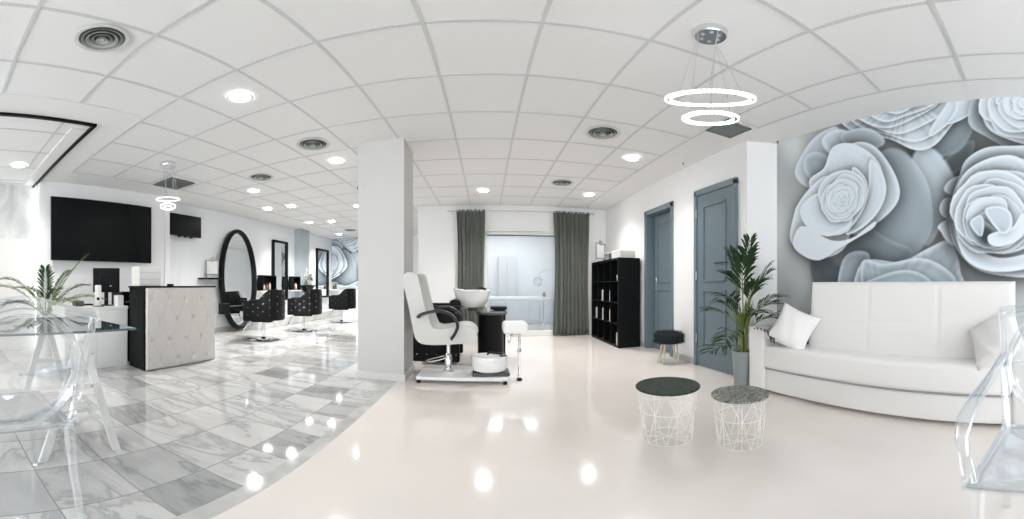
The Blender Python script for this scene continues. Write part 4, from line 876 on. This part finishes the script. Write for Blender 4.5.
for sy in (-1, 1):
    q = MB(); y_ = sy * .29
    arm = spl([(-.27, .60), (-.22, .635), (-.08, .665), (.02, .65), (.09, .60), (.12, .52), (.09, .44), (.06, .40)], 5)
    q.tube([(x_, y_, z_) for x_, z_ in arm], .018, 10, rr=[(.026, .016)] * len(arm)); q.build('armrest', mat('black_armrest', (.03, .035, .035), .35), pc, True)
    q = MB(); q.cyl((.06, y_, .405), (.06, sy * .20, .36), .010); q.build('armrest_bracket', black, pc, True); q = MB(); q.cyl((-.25, y_, .605), (-.25, sy * .2, .60), .010); q.build('armrest_bracket', black, pc, True)
fb = thing('foot_bath', 'white oval foot bath on the platform', 'foot bath', (.035, 3.42, .07))
MB().box((-.17, -.11, 0), (.20, .13, .035), .01, 1).build('base', mat('dark_grey_plastic', (0, 0, 0)), fb)
MB().lathe([(.135, .035), (.165, .05), (.178, .11), (.182, .19), (.176, .20), (.168, .19), (.16, .10), (.13, .06), (0, .055)], n=48, sx=1, sy=.78).build('basin', ceramic, fb, True)
MB().tube([(-.02, .10, .19), (.0, .08, .215), (.06, .03, .215), (.13, .0, .22)], .011).build('hand_shower', black, fb, True)
MB().box((.10, -.03, .19), (.17, .06, .205), .005, 1).build('control_pad', mat('dark_grey_plastic', (0, 0, 0)), fb)
lr = thing('leg_rest', 'white padded leg rest on a chrome pole beside the foot bath', 'leg rest', (.335, 3.42, 0))
MB().cyl((0, 0, 0.01), (0, 0, .50), .012).build('pole', chrome, lr, True)
MB().box((-.17, -.14, .505), (.075, .14, .615), .03, 4).build('cushion', leather, lr, True)
q = MB(); q.tube([(0, 0, .48), (-.06, 0, .48), (-.10, 0, .46), (-.10, 0, .40)], .011); q.cyl((-.08, 0, .47), (-.08, 0, .51), .015); q.build('bracket', chrome, lr, True)
MB().lathe([(.03, 0), (.03, .015), (.015, .03)], n=16).build('foot', black, lr, True)
MB().cyl((0, 0, .30), (0, 0, .34), .02).build('clamp', steel, lr, True)
MB().cyl((-.12, 0, .045), (0, 0, .045), .008).build('link_bar', chrome, lr, True)
# backwash unit
bw_ = thing('backwash_unit', 'black studded shampoo chair with a cabinet behind the pedicure chair', 'shampoo chair', (0, 0, 0))
MB().box((-.90, 4.70, .03), (-.32, 4.80, .735), .02, 3).build('side_panel', black_soft, bw_, True)
MB().box((-.86, 4.20, .18), (-.34, 4.70, .45), .04, 3).build('seat', black_soft, bw_, True)
MB().box((-.46, 4.20, .45), (-.32, 4.70, .80), .04, 3).build('backrest', black_soft, bw_, True)
st = MB().box((-.90, 4.10, .03), (-.32, 4.20, .735), .02, 3); n0 = len(st.bm.faces)
for j, z_ in enumerate((.13, .26, .39, .52, .65)):
    for i in range(5 - j % 2): st.lathe([(0, -.01), (.011, 0), (0, .01)], (-.84 + .12 * i + .06 * (j % 2), 4.098, z_), 6)
st.bm.faces.ensure_lookup_table()
for fc in st.bm.faces[n0:]: fc.material_index = 1
st.build('side_panel', [black_soft, mat('stud', (0, 0, 0))], bw_, True)
cyl_ = MB(); cyl_.lathe([(.185, .0), (.185, .02), (.17, .03), (.165, .60), (.17, .61)], (.06, 4.42, 0), 40); cyl_.build('pedestal', black, bw_, True)
MB().lathe([(.20, .61), (.205, .62), (.205, .635), (.20, .64)], (.07, 4.42, 0), 40).build('pedestal_top', mat('dark_grey_plastic', (0, 0, 0)), bw_, True)
MB().box((.06, 4.50, .66), (.28, 4.78, .70), .004, 1).build('side_shelf', black, bw_)
MB().box((.10, 4.55, .0), (.26, 4.75, .66), .004, 1).build('side_cabinet', black, bw_)
q = MB(); q.tube([(-.05, 4.4, .64), (-.12, 4.4, .68), (-.2, 4.4, .70), (-.34, 4.4, .68)], .012); q.tube([(.03, 4.3, .64), (-.02, 4.34, .72), (-.06, 4.38, .76)], .018); q.build('support_arm', steel, bw_, True)
wbn = thing('wash_basin', 'white ceramic shampoo basin tilted above the black pedestal', 'wash basin', (-.17, 4.42, .70))
bm_ = MB(); prof = [(.07, .0), (.11, .0), (.16, .03), (.20, .10), (.225, .19), (.235, .215), (.225, .222), (.205, .20), (.18, .12), (.13, .06), (0, .05)]
bm_.lathe(prof, n=48, sx=1.0, sy=.92)
for v in bm_.bm.verts:
    if v.co.x < -.12: v.co.x -= (-.12 - v.co.x) * .25; v.co.z += .02 * min(1, (-.12 - v.co.x) / .1)
bm_.build('bowl', ceramic, wbn, True)
MB().tube([(.15, .0, .20), (.155, 0, .24), (.12, 0, .25), (.06, .0, .245)], .012).build('mixer_tap', black, wbn, True)
MB().tube([(.17, .08, .19), (.165, .08, .235), (.11, .10, .24)], .012).build('hand_shower', black, wbn, True)
MB().cyl((0, 0, -.05), (0, 0, .005), .06, .075, 20).build('drain_neck', mat('dark_grey_plastic', (0, 0, 0)), wbn, True)
# ------------------------------------------------------------------ bookcase
bc = thing('bookcase', 'black open cube bookcase of sixteen cells against the right wall', 'bookcase', (1.985, 4.86, 0))
BWd, BDp, BHt = 1.35, .375, 1.415; ft = .035; pt = .016
fr = MB(); fr.box((0, 0, 0), (BDp, ft, BHt), .003, 1); fr.box((0, BWd - ft, 0), (BDp, BWd, BHt), .003, 1); fr.box((0, ft, 0), (BDp, BWd - ft, ft)); fr.box((0, ft, BHt - ft), (BDp, BWd - ft, BHt)); fr.box((BDp - .008, ft, ft), (BDp, BWd - ft, BHt - ft))
fr.build('carcass', black, bc)
cw, chh = (BWd - 2 * ft) / 4, (BHt - 2 * ft) / 4
for k in range(1, 4):
    MB().box((.002, ft + cw * k - pt / 2, ft), (BDp - .009, ft + cw * k + pt / 2, BHt - ft)).build('divider', black, bc)
    MB().box((.003, ft, ft + chh * k - pt / 2), (BDp - .009, BWd - ft, ft + chh * k + pt / 2)).build('shelf', black, bc)
def cellz(row): return ft + chh * (4 - row) + (pt / 2 if row < 4 else 0) + .001
items = [(5.62, 2, .055, .19, 'white book standing in the second row, left of a second one'), (5.24, 2, .06, .18, 'pale blue book standing in the second row of the bookcase'),
         (5.96, 3, .04, .20, 'leftmost white book standing in the third row'), (5.60, 3, .045, .21, 'white book standing in the middle of the third row'),
         (5.25, 3, .05, .20, 'cream book standing in the third row nearest the near side'), (4.95, 1, .05, .09, 'small white pot in the top right cell of the bookcase'), (4.95, 4, .05, .20, 'grey folder standing in the bottom right cell of the bookcase')]
for k, (y_, row, w_, h_, l) in enumerate(items):
    z_ = cellz(row); nm = 'book'
    if row == 1: o = MB().lathe([(.02, 0), (.028, .005), (.034, h_), (.03, h_), (.02, .02)], (2.03, y_, z_), 16).build('small_pot', white, None, True); tag(o, l, 'pot'); continue
    t = thing('folder' if row == 4 else 'book', l, 'folder' if row == 4 else 'book', (2.0, y_, z_), group='books in the bookcase')
    MB().box((.0, -w_ / 2 + .003, .003), (.13, w_ / 2 - .003, h_ - .003)).build('pages', paper, t)
    cm = [mat('cover_white', (.78, .78, .75), .5), mat('cover_blue', (.5, .62, .70), .5), mat('cover_cream', (.72, .66, .50), .5), mat('cover_grey', (.4, .42, .42), .5)][(0, 1, 0, 0, 2, 0, 3)[k]]
    q = MB(); q.box((-.003, -w_ / 2, 0), (.133, -w_ / 2 + .003, h_)); q.box((-.003, w_ / 2 - .003, 0), (.133, w_ / 2, h_)); q.box((-.004, -w_ / 2, 0), (0, w_ / 2, h_)); q.build('cover', cm, t)
tm2 = dup(tb, (2.10, 6.02, 1.415), R(30), 'silver framed table mirror on top of the bookcase')
tm2.scale = (1.0, 1, 1)
sb = thing('silver_box', 'silver grey open box on the bookcase next to the table mirror', 'box', (2.16, 5.55, 1.415))
MB().box((-.10, -.11, 0), (.10, .11, .012)).build('bottom', steel, sb)
q = MB()
for a, b2 in (((-.10, -.11), (.10, -.10)), ((-.10, .10), (.10, .11)), ((-.10, -.11), (-.09, .11)), ((.09, -.11), (.10, .11))): q.box((a[0], a[1], 0), (b2[0], b2[1], .12))
q.build('sides', mat('box_grey', (.32, .36, .38), .4), sb); MB().box((-.12, -.13, .121), (.12, .13, .132), rot=Euler((.12, 0, 0))).build('lid', mat('box_lid', (.55, .58, .60), .4), sb)
wb2 = thing('white_carton', 'long white carton lying on the near end of the bookcase', 'box', (2.17, 5.10, 1.415))
MB().box((-.13, -.19, 0), (.13, .19, .105), .003, 1).build('body', cream, wb2); MB().box((-.134, -.194, .10), (.134, .194, .125), .003, 1).build('lid', paper, wb2)
# ------------------------------------------------------------------ fur stool
fs = thing('fur_stool', 'small round stool with dark shaggy fur seat between the doors', 'stool', (2.18, 3.66, 0))
MB().lathe([(0, .26), (.14, .26), (.158, .28), (.165, .32), (.155, .37), (.12, .395), (0, .40)], n=40).build('seat_pad', fur_m, fs, True)
fu = MB(); rs = random.Random(3)
for k in range(2600):
    a = rs.uniform(0, 2 * PI)
    if k % 2: rr = .165 * math.sqrt(rs.random()); z_ = .385 + .01 * (1 - rr / .165); d = Vector((math.cos(a) * rr * 3, math.sin(a) * rr * 3, 1)).normalized()
    else: rr = .163; z_ = rs.uniform(.265, .385); d = Vector((math.cos(a), math.sin(a), rs.uniform(-.6, .4))).normalized()
    p_ = Vector((rr * math.cos(a), rr * math.sin(a), z_)); e1 = d.orthogonal().normalized() * .0025; tipp = p_ + d * rs.uniform(.025, .05) + Vector((rs.uniform(-.012, .012), rs.uniform(-.012, .012), -.008))
    fu.poly([p_ - e1, p_ + e1, tipp])
fo = fu.build('fur', fur_m, fs); fo['kind'] = 'stuff'
for k in range(4):
    a = k * PI / 2 + .5; MB().cyl((.10 * math.cos(a), .10 * math.sin(a), .27), (.145 * math.cos(a), .145 * math.sin(a), 0), .016, .012, 12).build('leg', wood_light, fs, True)
# ------------------------------------------------------------------ wire basket tables
def wire_table(cx, cy, rt, rb, zt, label, topm, n_, rot, r):
    t = thing('wire_basket_table', label, 'side table', (cx, cy, 0), rot, group='white wire basket side tables')
    MB().lathe([(0, zt - .012), (rt - .003, zt - .012), (rt, zt - .009), (rt, zt - .003), (rt - .003, zt), (0, zt)], n=56).build('tabletop', topm, t, True)
    rad = lambda z_: rb + (rt - .012 - rb) * z_ / zt
    def ring(z_, nm):
        n2 = 48; MB().tube([(rad(z_) * math.cos(2 * PI * i / n2), rad(z_) * math.sin(2 * PI * i / n2), z_) for i in range(n2)], r, 6, closed=True).build(nm, wire_m, t, True)
    ring(zt - .016, 'top_ring'); ring(zt * .58, 'middle_ring'); ring(r + .001, 'bottom_ring')
    w_ = MB(); z1, z2, z3 = zt - .016, zt * .58, r + .002
    P_ = lambda a, z_: (rad(z_) * math.cos(a), rad(z_) * math.sin(a), z_)
    for k in range(n_):
        a = 2 * PI * k / n_; h_ = PI / n_
        for (a1, za, a2, zb) in ((a, z1, a + h_, z2), (a, z1, a - h_, z2), (a + h_, z2, a, z3), (a - h_, z2, a, z3), (a, z1, a, z3), (a + h_, z1, a + h_, z2), (a + h_, z2, a + h_, z3)) if False else ((a, z1, a + h_, z2), (a, z1, a - h_, z2), (a - h_, z2, a, z3), (a + h_, z2, a, z3), (a + h_, z1, a + h_, z3)):
            w_.cyl(P_(a1, za), P_(a2, zb), r * .85, n=6)
    for k in range(n_): a = 2 * PI * k / n_; w_.cyl((0, 0, z3), P_(a, z3), r * .85, n=6)
    w_.build('wire_lattice', wire_m, t, True)
wire_table(1.048, 1.774, .196, .150, .362, 'larger wire basket table with a dark round top', tabletop_dark, 8, .2, .0026)
wire_table(1.343, 1.455, .170, .130, .333, 'smaller wire basket table with a grey marbled top', tabletop_marble, 8, .5, .0024)
# ------------------------------------------------------------------ sofa
so = thing('sofa', 'long white leatherette sofa in front of the rose mural', 'sofa', (0, 0, 0))
SX0, SX1 = 2.18, 2.50
MB().box((SX0 + .01, .06, .03), (SX1 - .02, 2.05, .24), .02, 3).build('base', leather, so, True)
def cushion_box(x0, x1, y0, y1, z0, z1, bev, name, seams, puff=.01):
    mb = MB(); mb.box((x0, y0, z0), (x1, y1, z1), bev, 4)
    o = mb.build(name, leather, so, True); return o
cushion_box(SX0 - .025, SX1 - .02, .06, 2.05, .25, .455, .035, 'seat_cushion', 3)
q = MB(); q.box((SX0 + .0, .07, .235), (SX1 - .03, 2.04, .255)); q.build('seat_gap', mat('seam_grey', (.35, .35, .37), .6), so)
# backrest, leaning back: upper and lower halves with stitched sections
bk = MB()
def backf(u_, v):
    y_ = .045 + u_ * 1.70; z_ = .42 + v * .59; x_ = SX1 - .105 + .055 * v
    for s_ in (.333, .667): x_ += .006 * math.exp(-((u_ - s_) / .006) ** 2)
    x_ += .005 * math.exp(-((v - .48) / .012) ** 2)
    ed = min(u_ * 1.7, (1 - u_) * 1.7, (1 - v) * .6); x_ += .03 * max(0, 1 - ed / .03) ** 2
    return (x_, y_, z_)
NB, NV = 90, 36; V = [[bk.bm.verts.new(backf(i / NB, j / NV)) for j in range(NV + 1)] for i in range(NB + 1)]
W = [[bk.bm.verts.new((SX1 - .02 + .02 * j, backf(i / NB, 0)[1], .42 + .59 * j)) for j in (0, 1)] for i in range(NB + 1)]
for i in range(NB):
    for j in range(NV): bk.bm.faces.new((V[i][j], V[i + 1][j], V[i + 1][j + 1], V[i][j + 1]))
    bk.bm.faces.new((V[i][NV], V[i + 1][NV], W[i + 1][1], W[i][1])); bk.bm.faces.new((W[i][0], W[i][1], W[i + 1][1], W[i + 1][0])); bk.bm.faces.new((V[i + 1][0], V[i][0], W[i][0], W[i + 1][0]))
for i in (0, NB): bk.bm.faces.new([V[i][j] for j in range(NV + 1)] + [W[i][1], W[i][0]])
bk.build('backrest', leather, so, True)
for y0, y1 in ((2.05, 2.245), (-.16, .065)): MB().box((SX0 - .01, y0, .02), (SX1, y1, .61), .03, 4).build('armrest', leather, so, True)
for x_ in (SX0 + .06, SX1 - .06):
    for y_ in (2.14, -.05): MB().cyl((x_, y_, 0), (x_, y_, .03), .02).build('foot', black, so)
def pillow(loc, rot, s_, label):
    mb = MB(); n_ = 16
    def P_(u_, v, sg):
        x_, y_ = 2 * u_ - 1, 2 * v - 1; k = (1 - abs(x_) ** 2.6) * (1 - abs(y_) ** 2.6)
        pin = 1 - .09 * (1 - x_ * x_) * (abs(y_) ** 4) ; pin2 = 1 - .09 * (1 - y_ * y_) * (abs(x_) ** 4)
        return (x_ * s_ / 2 * pin2, y_ * s_ / 2 * pin, sg * (.003 + s_ * .20 * max(k, 0) ** .55) + .004 * math.sin(9 * x_ + 4 * y_))
    mb.grid(n_, n_, lambda u_, v: P_(u_, v, 1)); mb.grid(n_, n_, lambda u_, v: P_(u_, v, -1)); bmesh.ops.remove_doubles(mb.bm, verts=mb.bm.verts, dist=.007)
    o = mb.build('throw_pillow', pillow_m, None, True); o.location = loc; o.rotation_euler = rot; return tag(o, label, 'cushion', 'white cushions on the sofa')
def pose(n, roll):
    n = Vector(n).normalized(); x_ = Vector((0, 0, 1)).cross(n).normalized(); y_ = n.cross(x_)
    return (Matrix((x_, y_, n)).transposed() @ Matrix.Rotation(roll, 3, 'Z')).to_euler()
pillow((2.27, 1.80, .615), pose((-.80, -.42, .38), R(-24)), .36, 'square white cushion leaning on the sofa back beside the left armrest')
pillow((2.27, .17, .615), pose((-.72, .38, .62), R(34)), .37, 'white cushion slumped against the right armrest of the sofa')
# ------------------------------------------------------------------ light
w = bpy.data.worlds.new('World'); S.world = w; w.use_nodes = True
bg = w.node_tree.nodes['Background']; bg.inputs[0].default_value = (.93, .97, 1, 1); bg.inputs[1].default_value = 4.2
def area(loc, rot, sx, sy, e, col=(1, 1, 1)):
    l = bpy.data.lights.new('room_light', 'AREA'); l.shape = 'RECTANGLE'; l.size = sx; l.size_y = sy; l.energy = e; l.color = col
    o = bpy.data.objects.new('room_light', l); COL.objects.link(o); o.location = loc; o.rotation_euler = rot; return o
for x, y in ((240, 97), (336.5, 161), (254, 191), (291.5, 206), (309.5, 222.5), (339, 234), (483.5, 190.5), (632, 158), (589, 194.5), (19, 165)):
    p = on_z(x, y, H - .03); l = bpy.data.lights.new('spot', 'SPOT'); l.energy = {240: 16, 336.5: 42, 254: 130, 483.5: 95, 632: 60, 589: 80, 19: 90}.get(x, 190); l.spot_size = R(130); l.spot_blend = 1; l.shadow_soft_size = .07; l.color = (1, .97, .94)
    o = bpy.data.objects.new('downlight_beam', l); COL.objects.link(o); o.location = p
area((.6, 8.0, H - .03), (0, 0, 0), 1.2, .6, 26, (1, .985, .96))
# ------------------------------------------------------------------ camera
cam = bpy.data.cameras.new('camera'); co = bpy.data.objects.new('camera', cam); COL.objects.link(co); S.camera = co
co.location = (0, 0, EYE); co.rotation_euler = (R(90), 0, 0); cam.clip_start = .02
cam.type = 'PANO'; cam.panorama_type = 'EQUIRECTANGULAR'
cam.longitude_min = -X0 / F; cam.longitude_max = (1024 - X0) / F; cam.latitude_max = YH / F; cam.latitude_min = -(519 - YH) / F
# ------------------------------------------------------------------ colour
S.view_settings.view_transform = 'Standard'; S.view_settings.look = 'None'; S.view_settings.gamma = 1; S.view_settings.use_curve_mapping = False
S.view_settings.exposure = 0.66
S.cycles.max_bounces = 12; S.cycles.transparent_max_bounces = 24; S.cycles.diffuse_bounces = 6; S.cycles.glossy_bounces = 5
S.cycles.use_denoising = True
